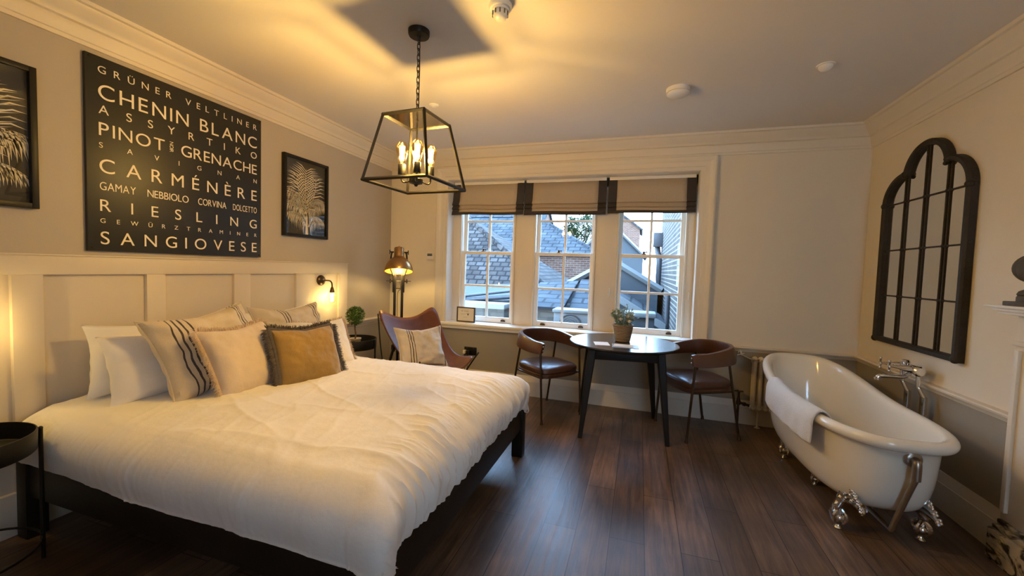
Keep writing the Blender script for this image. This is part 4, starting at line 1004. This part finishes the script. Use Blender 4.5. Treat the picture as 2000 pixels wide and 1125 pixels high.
bm = B(); sheet(bm, rows, True); bmesh.ops.remove_doubles(bm, verts=bm.verts[:], dist=1e-5); subsurf(mk('tub_shell', bm, 'enamel', t, world=True, angle=80), 1)
def claw(x, y, s, fy, small=False):
    """ball-and-claw foot, s = side of the tub, fy = which end it leans to"""
    bm = B(); k = .62 if small else 1.0
    lathe(bm, [(0, 0), (.016*k, 0), (.020*k, .004), (.012*k, .014), (.010*k, .022), (0, .022)], (x, y, 0), 14)
    ball(bm, (x, y, .045*k+.012), .028*k, 14, (1, 1, .9))
    for q in range(4):
        a = q*math.pi/2+.6; c_, s_ = math.cos(a), math.sin(a)
        tube(bm, curve_pts([(x+.010*c_, y+.010*s_, .09*k+.01), (x+.034*k*c_, y+.034*k*s_, .066*k+.01), (x+.033*k*c_, y+.033*k*s_, .040*k+.01), (x+.024*k*c_, y+.024*k*s_, .022*k+.008)], 4), [.011*k]*5+[.010*k]*4+[.007*k]*3+[.004*k], 8)
    if not small:
        # cabriole stem and acanthus bracket spreading along the tub
        tube(bm, curve_pts([(x, y, .075), (x+s*.012, y, .105), (x-s*.004, y-fy*.0, .145), (x-s*.022, y, .185)], 5), [.019]*6+[.022]*5+[.026]*4+[.030], 12)
        for d in (-1, 1):
            for z0, L_, r_ in ((.160, .150, .017), (.182, .120, .016), (.205, .085, .015), (.222, .045, .013)):
                P = curve_pts([(x-s*.020, y, z0), (x-s*.006-s*.02, y+d*L_*.5, z0+.018), (x-s*.030, y+d*L_, z0+.022), (x-s*.028, y+d*(L_+.012), z0+.004)], 5); n_ = len(P)
                tube(bm, P, [r_*(1-.6*i/n_) for i in range(n_)], 8)
                for i in range(2, n_, 3): ball(bm, P[i]+Vector((s*.008, 0, .008)), .009, 8)
    return bm
for x, y, s, f in ((1.045, 2.487, -1, -1), (1.405, 2.515, 1, -1), (1.045, 3.325, -1, 1), (1.405, 3.325, 1, 1)):
    mk('claw_foot', claw(x, y, s, f), 'chrome', t, world=True)
mk('trap_foot', claw(1.105, 2.955, -1, 1, True), 'chrome', t, world=True)
# overflow and waste pipe at the near end
bm = B(); A = R(271); p = base(A, .955, .955); nn = nrm2(A); z0 = .475
lathe(bm, [(.036, 0), (.036, .006), (.030, .012), (.022, .014), (0, .014)], (p.x, p.y, z0), 24, nn)
q = p+nn*.012
px_, py_ = q.x+nn.x*.020, q.y+nn.y*.020
tube(bm, curve_pts([(q.x, q.y, z0), (q.x+nn.x*.014, q.y+nn.y*.014, z0-.002), (px_, py_, z0-.028), (px_, py_, z0-.085)], 6), .0175, 14)
tube(bm, [(px_, py_, z0-.075), (px_-.034, py_+.070, .135)], .0120, 14)
tube(bm, curve_pts([(px_-.033, py_+.068, .143), (px_-.036, py_+.080, .105), (px_-.036, py_+.11, .098), (UX, UY-.40, .10)], 6), .0120, 14)
mk('overflow_pipe', bm, 'steel', t, world=True, label='chrome overflow and waste pipe')
bm = B(); lathe(bm, [(.030, 0), (.030, .02), (.02, .03), (.018, .06), (0, .06)], (UX, UY-.40, .075), 20); mk('waste', bm, 'chrome', t, world=True)
# folded towel over the left rim
def towel():
    bm = B(); a0, a1 = R(172), R(211); prof = [(-.075, -.085), (-.052, -.035), (-.042, .0), (-.034, .022), (-.018, .037), (0, .043), (.020, .037), (.036, .020), (.043, 0), (.046, -.03), (.047, -.06), (.049, -.095), (.050, -.125)]
    g = []
    for i in range(31):
        a = a0+(a1-a0)*i/30; row = []
        for j, (o_, d_) in enumerate(prof):
            w = .004*math.sin(i*.9+j*.35)*(1 if j > 9 else .2); row.append(rimpt(a, o_+w, d_ - (.012*i/30 if j > 10 else 0)))
        g.append(row)
    sheet(bm, g); return bm
o = mk('bath_towel', towel(), 'towel'); solid(o, .012, 1); subsurf(o, 1); tag(o, 'white towel folded over the left rim of the bath', 'towel')

# ================================================================== bath mixer on standpipes
t = thing('bath_mixer', 'chrome two-handle bath mixer on standpipes between bath and wall', 'tap', (1.645, 3.14, 0))
for y in (3.06, 3.215):
    bm = B(); cyl(bm, (1.665, y-.008, 0), (1.665, y-.008, .60), .0125, n=14); cyl(bm, (1.665, y-.008, .50), (1.665, y-.008, .60), .0175, n=14); lathe(bm, [(.034, 0), (.034, .006), (.02, .012), (0, .012)], (1.665, y-.008, 0), 18)
    tube(bm, [(1.665, y-.008, .595), (1.650, y+.012, .645), (1.645, y+.016, .655), (1.642, y+.016, .73)], .0115, 12); mk('standpipe', bm, 'chrome', t, world=True)
bm = B(); cx, cz = 1.640, .752
lathe(bm, [(0, -.100), (.024, -.098), (.031, -.090), (.031, -.076), (.022, -.070), (.019, -.05), (.026, -.042), (.028, -.017), (.021, -.009), (.021, .009), (.029, .017), (.029, .042), (.021, .048), (.018, .070), (.023, .076), (.020, .09), (0, .094)], (cx, 3.15, cz), 22, (0, 1, 0))
lathe(bm, [(.026, -.03), (.024, 0), (.028, .02), (.018, .034), (0, .036)], (cx-.02, 3.165, cz+.018), 16); mk('mixer_body', bm, 'chrome', t, world=True)
bm = B(); tube(bm, curve_pts([(cx, 3.15, cz-.03), (cx-.03, 3.15, cz-.055), (cx-.09, 3.15, cz-.058), (cx-.15, 3.15, cz-.062), (cx-.165, 3.15, cz-.075)], 6), .013, 14); lathe(bm, [(.017, 0), (.019, .014), (0, .014)], (cx-.163, 3.15, cz-.088), 14); mk('spout', bm, 'chrome', t, world=True)
for y, dx in ((3.20, -1), (3.10, -1)):
    bm = B(); lathe(bm, [(.022, 0), (.020, .03), (.013, .05), (.008, .075), (.006, .10), (0, .10)], (cx-.02, y, cz+.004), 14, (-1, .35, .05))
    e = Vector((cx-.02, y, cz+.004)) + Vector((-1, .35, .05)).normalized()*.10
    u = Vector((.35, 1, 0)).normalized(); v = Vector((0, 0, 1))
    for k in (u, v): tube(bm, [e-k*.030, e+k*.030], .0055, 8); ball(bm, e-k*.030, .008, 8); ball(bm, e+k*.030, .008, 8)
    mk('cross_handle', bm, 'chrome', t, world=True)

# ================================================================== arched window mirror
t = thing('arched_mirror', 'tall arched window-style mirror with dark iron glazing bars', 'mirror', (XR, 3.25, .86))
MX = XR-.022; GX = MX+.004; F0, F1, zb0, zs = 2.868, 3.672, .872, 1.838      # side posts (centre lines), sill, spring
ya, yb = 3.052, 3.452; yc = (ya+yb)/2; ra = (yb-ya)/2; zc_ = 1.985
def arc(cy, cz, ry, rz, a0, a1, n): return [Vector((MX, cy+ry*math.cos(R(a0+(a1-a0)*i/n)), cz+rz*math.sin(R(a0+(a1-a0)*i/n)))) for i in range(n+1)]
out = [Vector((MX, F0, zb0)), Vector((MX, F0, zs))] + arc(ya+.005, zs, ya+.005-F0, .185, 180, 92, 12)[1:] + arc(yc, zc_+.0, ra, .190, 172, 8, 26) + arc(yb-.005, zs, F1-yb+.005, .185, 88, 0, 12) + [Vector((MX, F1, zb0))]
def flat_bar(bm, P, w, d, closed=False):
    """rectangular section bar following P in the plane of the wall"""
    rs = []; n = len(P)
    for i, p in enumerate(P):
        a = P[(i-1) % n] if closed or i else P[i]; b = P[(i+1) % n] if closed or i < n-1 else P[i]
        tg = (b-a).normalized(); nr = Vector((0, -tg.z, tg.y))
        m_ = 1.0
        if 0 < i < n-1 or closed:
            t1, t2 = (p-a).normalized(), (b-p).normalized(); m_ = min(1.5, 1/max(.4, math.sqrt((1+t1.dot(t2))/2)))
        rs.append([bm.verts.new(p+nr*w*m_+Vector((-d*.6, 0, 0))), bm.verts.new(p+nr*w*.55*m_+Vector((-d, 0, 0))), bm.verts.new(p-nr*w*.55*m_+Vector((-d, 0, 0))), bm.verts.new(p-nr*w*m_+Vector((-d*.6, 0, 0))), bm.verts.new(p-nr*w*m_+Vector((d*.8, 0, 0))), bm.verts.new(p+nr*w*m_+Vector((d*.8, 0, 0)))])
    for a, b in zip(rs, rs[1:]): bridge(bm, a, b)
    if closed: bridge(bm, rs[-1], rs[0])
    else: bm.faces.new(rs[0]); bm.faces.new(rs[-1])
bm = B(); flat_bar(bm, out, .018, .024, True); mk('outer_frame', bm, 'iron', t, world=True)
bm = B(); f = [bm.verts.new(p+Vector((.006, 0, 0))) for p in out]; bm.faces.new(f); g_ = bmesh.ops.extrude_face_region(bm, geom=bm.faces[:]); 
for v in g_['geom']:
    if isinstance(v, bmesh.types.BMVert): v.co.x += .008
bmesh.ops.triangulate(bm, faces=bm.faces[:]); mk('mirror_glass', bm, 'mirror', t, world=True, smooth=False)
zr_ = (1.190, 1.512, zs)
for y, top in ((ya, 2.015), (yc, 2.165), (yb, 2.015)):
    bm = B()
    for d in (-.0145, .0145): flat_bar(bm, [Vector((GX, y+d, zb0)), Vector((GX, y+d, top-abs(d)*.3))], .0048, .005)
    mk('glazing_bar', bm, 'iron', t, world=True)
for z in zr_:
    bm = B(); flat_bar(bm, [Vector((GX, F0, z)), Vector((GX, F1, z))], .005, .005); mk('glazing_bar', bm, 'iron', t, world=True)
bm = B()
for z in zr_:
    for y in (ya, yc, yb):
        for d in (-.014, .014): ball(bm, (GX-.003, y+d, z), .011, 8, (.6, 1, 1))
for y in (F0, F1):
    for z in (zb0, zs): ball(bm, (MX-.012, y, z), .024, 10, (.9, 1, 1))
for y, s in ((ya, -1), (yb, 1)): ball(bm, (MX-.012, y+s*.003, 2.020), .024, 10, (.9, 1, 1)); ball(bm, (MX-.012, y-s*.016, 2.0), .014, 8)
for z in (1.72, 1.40): ball(bm, (MX, F0-.018, z+.12), .009, 8)
mk('boss', bm, 'iron', t, world=True)

# ================================================================== chimneypiece at the right edge
t = thing('fireplace_surround', 'cream chimneypiece with mantel shelf and marble plinth at the right edge', 'fireplace', (XR, 1.75, 0))
bm = B(); box(bm, 1.595, XR, .95, 2.515, 1.175, 1.190, .003); box(bm, 1.575, XR, .93, 2.53, 1.190, 1.203, .003); box(bm, 1.612, XR, .97, 2.50, 1.160, 1.175, .004); mk('mantel_shelf', bm, 'sash', t, world=True)
bm = B(); box(bm, 1.665, XR, 2.27, 2.468, .20, 1.165, .003); box(bm, 1.650, 1.667, 2.285, 2.31, .24, 1.0, .003); box(bm, 1.650, 1.667, 2.43, 2.455, .24, 1.0, .003); box(bm, 1.652, XR, 2.26, 2.475, 1.02, 1.04, .003); mk('pilaster', bm, 'trim', t, world=True)
bm = B(); box(bm, 1.665, XR, 1.0, 1.20, .20, 1.165, .003); mk('pilaster', bm, 'trim', t, world=True)
bm = B(); box(bm, 1.665, XR, 1.20, 2.27, .98, 1.165, .003); mk('frieze', bm, 'trim', t, world=True)
for a, b in ((2.255, 2.482), (.99, 1.215)):
    bm = B(); box(bm, 1.630, XR, a, b, 0, .15, .006); box(bm, 1.640, XR, a+.008, b-.008, .15, .175, .008); box(bm, 1.652, XR, a+.015, b-.015, .175, .20, .006); mk('plinth', bm, 'marble', t, world=True)
t = thing('stone_finial', 'dark stone melon-shaped finial on a stepped base on the mantel shelf', 'ornament', (1.645, 2.372, 1.2035), R(8))
bm = B(); box(bm, -.062, .062, -.062, .062, 0, .020, .003); lathe(bm, [(.050, .020), (.050, .040), (.046, .046), (.050, .052), (.044, .066), (.030, .074), (.022, .086), (.020, .098), (.026, .108), (.0, .108)], (0, 0, 0), 28); mk('base', bm, 'stone', t)
bm = B(); g = []
for i in range(15):
    a = -math.pi/2+math.pi*i/14; g.append([Vector((.068*math.cos(a)*(1+.09*abs(math.cos(7*q))-.05)*math.cos(q), .068*math.cos(a)*(1+.09*abs(math.cos(7*q))-.05)*math.sin(q), .168+.066*math.sin(a))) for q in [2*math.pi*k/98 for k in range(98)]])
sheet(bm, g, True); lathe(bm, [(.012, .226), (.012, .238), (.006, .246), (0, .248)], (0, 0, 0), 12); mk('fluted_ball', bm, 'stone', t)
# ================================================================== the view outside (yard one floor below)
def house(name, label, x0, x1, y0, y1, zb, ze, zr, ridge, wm, rm, ov=.15, verge=None):
    """walls with a pitched roof; ridge 'X' or 'Y'"""
    t = thing(name, label, 'building', ((x0+x1)/2, (y0+y1)/2, zb))
    bm = B(); box(bm, x0, x1, y0, y1, zb, ze)
    if ridge == 'Y':
        xm = (x0+x1)/2
        for y in (y0, y1): pass
        extrude_poly(bm, [(x0, y0, ze), (x1, y0, ze), (xm, y0, zr)], (0, y1-y0, 0))
    elif ridge == 'X':
        ym = (y0+y1)/2; extrude_poly(bm, [(x0, y0, ze), (x0, y1, ze), (x0, ym, zr)], (x1-x0, 0, 0))
    w = mk('walls', bm, wm, t, world=True, smooth=False)
    def slab(nm, P, m):
        P = [Vector(p) for p in P]; n = (P[1]-P[0]).cross(P[3]-P[0]).normalized(); n = n if n.z > 0 else -n
        c = sum(P, Vector())/4; X = (P[1]-P[0]).normalized(); Yv = n.cross(X)
        if Yv.z < 0: Yv = -Yv; 
        Mx = Matrix((X, Yv, n)).transposed().to_4x4(); 
        if Mx.determinant() < 0: Mx = Matrix((-X, Yv, n)).transposed().to_4x4()
        Mx.translation = c; inv = Mx.inverted(); bm = B(); q = [inv @ p for p in P]
        extrude_poly(bm, [(p.x, p.y, .0) for p in q], (0, 0, .10)); o = mk(nm, bm, m, t, smooth=False); o.matrix_parent_inverse = Matrix.Translation(t.location).inverted(); o.matrix_basis = Mx; return o
    if ridge == 'Y':
        xm = (x0+x1)/2; dz = (zr-ze)/(xm-x0)*ov
        slab('roof', [(x0-ov, y0-ov, ze-dz), (x0-ov, y1+ov, ze-dz), (xm, y1+ov, zr), (xm, y0-ov, zr)], rm)
        slab('roof', [(x1+ov, y0-ov, ze-dz), (x1+ov, y1+ov, ze-dz), (xm, y1+ov, zr), (xm, y0-ov, zr)], rm)
        if verge:
            bm = B()
            for xa in (x0-ov, x1+ov): tube(bm, [(xa, y0-ov-.02, ze-dz+.05), (xm, y0-ov-.02, zr+.05)], .07, 4)
            mk('bargeboard', bm, verge, t, world=True, smooth=False)
        bm = B(); tube(bm, [(xm, y0-ov, zr+.10), (xm, y1+ov, zr+.10)], .08, 8); mk('ridge_tiles', bm, rm, t, world=True)
    elif ridge == 'X':
        ym = (y0+y1)/2; dz = (zr-ze)/(ym-y0)*ov
        slab('roof', [(x0-ov, y0-ov, ze-dz), (x1+ov, y0-ov, ze-dz), (x1+ov, ym, zr), (x0-ov, ym, zr)], rm)
        slab('roof', [(x0-ov, y1+ov, ze-dz), (x1+ov, y1+ov, ze-dz), (x1+ov, ym, zr), (x0-ov, ym, zr)], rm)
        bm = B(); tube(bm, [(x0-ov, ym, zr+.10), (x1+ov, ym, zr+.10)], .08, 8); mk('ridge_tiles', bm, rm, t, world=True)
    return t
def cuboid_tm(bmx): pass
# TILE roofs use object coordinates in their own slope plane
TL = brick_mat('weathered_clay_tiles', (0.0411, 0.035, 0.0329), (0.0864, 0.0756, 0.07), (0.0185, 0.0164, 0.0164), .22, .16, axes='XY', ms=.020, bump=.9, var=.45)
SL = brick_mat('blue_grey_slates', (0.0452, 0.0514, 0.0598), (0.068, 0.0742, 0.0821), (0.0206, 0.0226, 0.0267), .42, .26, axes='XY', ms=.022, bump=.9, var=.5)
bm = B(); box(bm, -20, 10, 4.4, 45, -3.2, -3.0); struct('ground', bm, 'lead')
def plane(t, nm, P, m, th=.08):
    """roof slope through coplanar points P, with its own local axes so the courses follow the slope"""
    P = [Vector(p) for p in P]; n = (P[1]-P[0]).cross(P[2]-P[0]).normalized(); n = n if n.z > 0 else -n
    X = (P[1]-P[0]).normalized(); Yv = n.cross(X); Mx = Matrix((X, Yv, n)).transposed().to_4x4(); Mx.translation = P[0]; inv = Mx.inverted()
    bm = B(); extrude_poly(bm, [inv @ p for p in P], (0, 0, th)); o = mk(nm, bm, m, t, smooth=False); o.matrix_parent_inverse = Matrix.Translation(t.location).inverted(); o.matrix_basis = Mx; return o
def hip_house(name, label, x0, x1, y0, y1, ze, zr, xr, wm, rm, ze1=None):
    """ridge along X at mid depth from x0 to xr, hipped down at the right end"""
    ze1 = ze if ze1 is None else ze1; ym = (y0+y1)/2
    t = thing(name, label, 'building', ((x0+x1)/2, ym, -3))
    bm = B(); box(bm, x0+.1, x1-.1, y0+.1, y1-.1, -3, ze+.02); mk('walls', bm, wm, t, world=True, smooth=False)
    plane(t, 'roof', [(x0, y0, ze), (x1, y0, ze), (xr, ym, zr), (x0, ym, zr)], rm)
    plane(t, 'roof', [(x1, y0, ze), (x1, y1, ze), (xr, ym, zr)], rm)
    plane(t, 'roof', [(x1, y1, ze), (x0, y1, ze), (x0, ym, zr), (xr, ym, zr)], rm)
    bm = B(); tube(bm, [(x0, ym, zr+.06), (xr, ym, zr+.06)], .09, 8); tube(bm, [(xr, ym, zr+.06), (x1, y0, ze+.06)], .09, 8); mk('ridge_tiles', bm, rm, t, world=True)
    return t
hip_house('tiled_house', 'big weathered tiled roof filling the left sash window', -9.5, -1.9, 9.0, 13.4, .72, 2.85, -5.2, 'brick_gr', TL)
t = thing('yard_wall', 'low stone wall with pale coping below the left sash window', 'wall', (-2.7, 6.6, -3))
bm = B(); box(bm, -4.6, -2.16, 6.45, 6.75, -3, .60); mk('stonework', bm, 'stonewall', t, world=True, smooth=False)
bm = B(); box(bm, -4.65, -2.14, 6.40, 6.80, .60, .69, .02); mk('coping', bm, 'out_white', t, world=True)
t = thing('lean_to_roof', 'lead lean-to with dark gutter between the stone wall and the tiled roof', 'building', (-3.3, 8.2, -3))
bm = B(); box(bm, -5.0, -2.3, 7.7, 8.75, -3, .50); mk('walls', bm, 'brick_gr', t, world=True, smooth=False)
plane(t, 'roof', [(-5.1, 7.55, .45), (-2.25, 7.55, .62), (-2.25, 8.8, .92), (-5.1, 8.8, .75)], 'lead', .06)
bm = B(); tube(bm, [(-3.75, 7.5, .58), (-2.25, 7.5, .76)], .045, 10); tube(bm, [(-3.7, 7.5, .66), (-2.25, 7.5, .88)], .03, 8); tube(bm, curve_pts([(-3.35, 7.5, .63), (-3.5, 7.46, .72), (-3.62, 7.5, .90)]), [.06]*9+[.10]*8, 8); mk('gutter', bm, 'out_dark', t, world=True)
# middle window
t = thing('slate_outhouse', 'low slate outhouse with stone end wall, left below the middle sash window', 'building', (-1.65, 7.8, -3))
bm = B(); box(bm, -2.05, -1.27, 7.0, 8.7, -3, .58); mk('walls', bm, 'stonewall', t, world=True, smooth=False)
plane(t, 'roof', [(-2.09, 6.95, .58), (-1.25, 6.95, .58), (-1.25, 8.75, 1.02), (-2.09, 8.75, .96)], SL, .06)
t = thing('slate_shed', 'small slate roof behind the white air conditioner', 'building', (-.92, 7.8, -3))
bm = B(); box(bm, -1.20, -.66, 7.2, 8.8, -3, .50); mk('walls', bm, 'stonewall', t, world=True, smooth=False)
plane(t, 'roof', [(-1.22, 7.1, .47), (-.64, 7.1, .47), (-.64, 8.9, 1.05), (-1.22, 8.9, 1.05)], SL, .06)
t = thing('lean_to_shed', 'slate shed with pale sloping bargeboard behind the flower basket', 'building', (-.1, 7.8, -3))
bm = B(); box(bm, -.58, .36, 7.3, 8.8, -3, .38); extrude_poly(bm, [(-.58, 7.3, .38), (.36, 7.3, .38), (-.58, 7.3, .95)], (0, 1.5, 0)); mk('walls', bm, 'lead', t, world=True, smooth=False)
plane(t, 'roof', [(-.62, 7.2, .99), (-.62, 8.9, .99), (.42, 8.9, .38), (.42, 7.2, .38)], SL, .06)
bm = B(); extrude_poly(bm, [(-.62, 7.18, .94), (.44, 7.18, .32), (.44, 7.18, .45), (-.62, 7.18, 1.07)], (0, -.05, 0)); mk('bargeboard', bm, 'out_white', t, world=True, smooth=False)
house('gabled_outhouse', 'slate gabled outhouse with pale bargeboards between the middle and right windows', -1.58, .38, 9.3, 12.5, -3, .93, 1.50, 'Y', 'lead', SL, ov=.08, verge='out_white')
hip_house('brick_house', 'red brick house with slate roof in the middle sash window', -7.5, -1.35, 14.0, 20.0, 1.80, 3.45, -4.3, 'brick', SL)
house('gable_cottage', 'slate-hung gable with pale bargeboards behind the brick house', -3.2, .10, 21.5, 26, -3, 2.15, 3.75, 'Y', 'lead', SL, verge='out_white')
house('brick_gable', 'tall distant brick gable at the left of the right sash window', -3.3, -.15, 28.5, 33, -3, 4.2, 5.4, 'Y', 'brick', SL)
house('slate_cottage', 'long distant slate roof above the tiled roof', -16, -6.6, 26, 32, -3, 3.7, 5.6, 'X', 'brick', SL)
t = thing('flat_roof', 'pale lead flat roof just below the window sill', 'roof', (0, 5.7, -3))
bm = B(); box(bm, -1.55, .44, 4.6, 6.35, -3, .36); mk('deck', bm, 'lead', t, world=True, smooth=False)
bm = B(); box(bm, -.16, .22, 6.0, 6.3, .36, .66, .01); mk('parapet', bm, 'lead', t, world=True); bm = B(); box(bm, -.20, .24, 5.96, 6.34, .66, .73, .015); mk('coping', bm, 'out_white', t, world=True)
t = thing('air_conditioner', 'white outdoor air conditioning unit below the middle sash window', 'air conditioner', (-.8, 5.7, .36))
bm = B(); box(bm, -1.14, -.52, 5.62, 5.92, .40, .70, .015); box(bm, -1.16, -.50, 5.60, 5.94, .70, .745, .01); mk('case', bm, 'out_white', t, world=True)
bm = B(); tube(bm, [(-.90+.15*math.cos(q), 5.615, .55+.13*math.sin(q)) for q in [2*math.pi*i/32 for i in range(32)]], .010, 6, closed=True)
for i in range(4): tube(bm, [(-.90+.034*(i+1)*math.cos(q), 5.612, .55+.030*(i+1)*math.sin(q)) for q in [2*math.pi*k/24 for k in range(24)]], .004, 4, closed=True)
mk('fan_grille', bm, 'out_dark', t, world=True)
bm = B(); box(bm, -1.10, -1.03, 5.65, 5.9, .362, .40); box(bm, -.63, -.56, 5.65, 5.9, .362, .40); mk('feet', bm, 'out_dark', t, world=True)
# neighbouring brick wing at the right
t = thing('brick_wing', 'grey-brown brick wing with black downpipe at the right of the right sash window', 'building', (2.3, 8, -3))
bm = B(); box(bm, .50, 4.0, 4.9, 11.4, -3, 3.6); mk('walls', bm, 'brick_gr', t, world=True, smooth=False)
plane(t, 'roof', [(.36, 4.75, 3.5), (.36, 11.55, 3.5), (2.3, 11.55, 4.8), (2.3, 4.75, 4.8)], SL)
plane(t, 'roof', [(4.14, 4.75, 3.5), (4.14, 11.55, 3.5), (2.3, 11.55, 4.8), (2.3, 4.75, 4.8)], SL)
bm = B(); tube(bm, [(.40, 4.8, 3.46), (.40, 11.5, 3.46)], .06, 8); mk('gutter', bm, 'out_dark', t, world=True)
bm = B(); tube(bm, curve_pts([(.36, 11.0, 2.10), (.40, 10.9, 1.85), (.44, 10.8, 1.6), (.44, 10.8, 1.1)]), .07, 10); tube(bm, [(.44, 10.8, 1.2), (.44, 10.8, -3)], .06, 10); box(bm, .28, .50, 10.7, 10.9, 1.95, 2.3, .01)
tube(bm, [(.455, 7.2, .95), (.455, 7.2, -3)], .04, 10); mk('downpipe', bm, 'out_dark', t, world=True)
# tree
t = thing('tree', 'pale green tree between the roofs in the middle window', 'tree', (-5.0, 35, -3))
bm = B(); tube(bm, curve_pts([(-5, 35, -3), (-4.9, 35, 0), (-5.1, 35, 3.2)]), .22, 10)
for q in range(6):
    a = q*1.05; tube(bm, curve_pts([(-5.05, 35, 2.6), (-5+.7*math.cos(a), 35+.7*math.sin(a), 3.8), (-5+1.3*math.cos(a), 35+1.3*math.sin(a), 4.7)]), .06, 6)
mk('trunk', bm, 'stem', t, world=True)
bm = B()
for i, (x, y, z, r) in enumerate(((-5, 35, 4.9, 1.3), (-6.0, 35, 4.3, .9), (-4.0, 34.8, 4.2, 1.0), (-5.2, 34.6, 3.9, 1.0), (-4.5, 35.4, 5.4, .8), (-5.8, 35.2, 5.2, .7))): leafy(bm, (x, y, z), r, 1300, .17, 20+i, shell=.45)
mk('foliage', bm, 'tree', t, world=True, smooth=False)
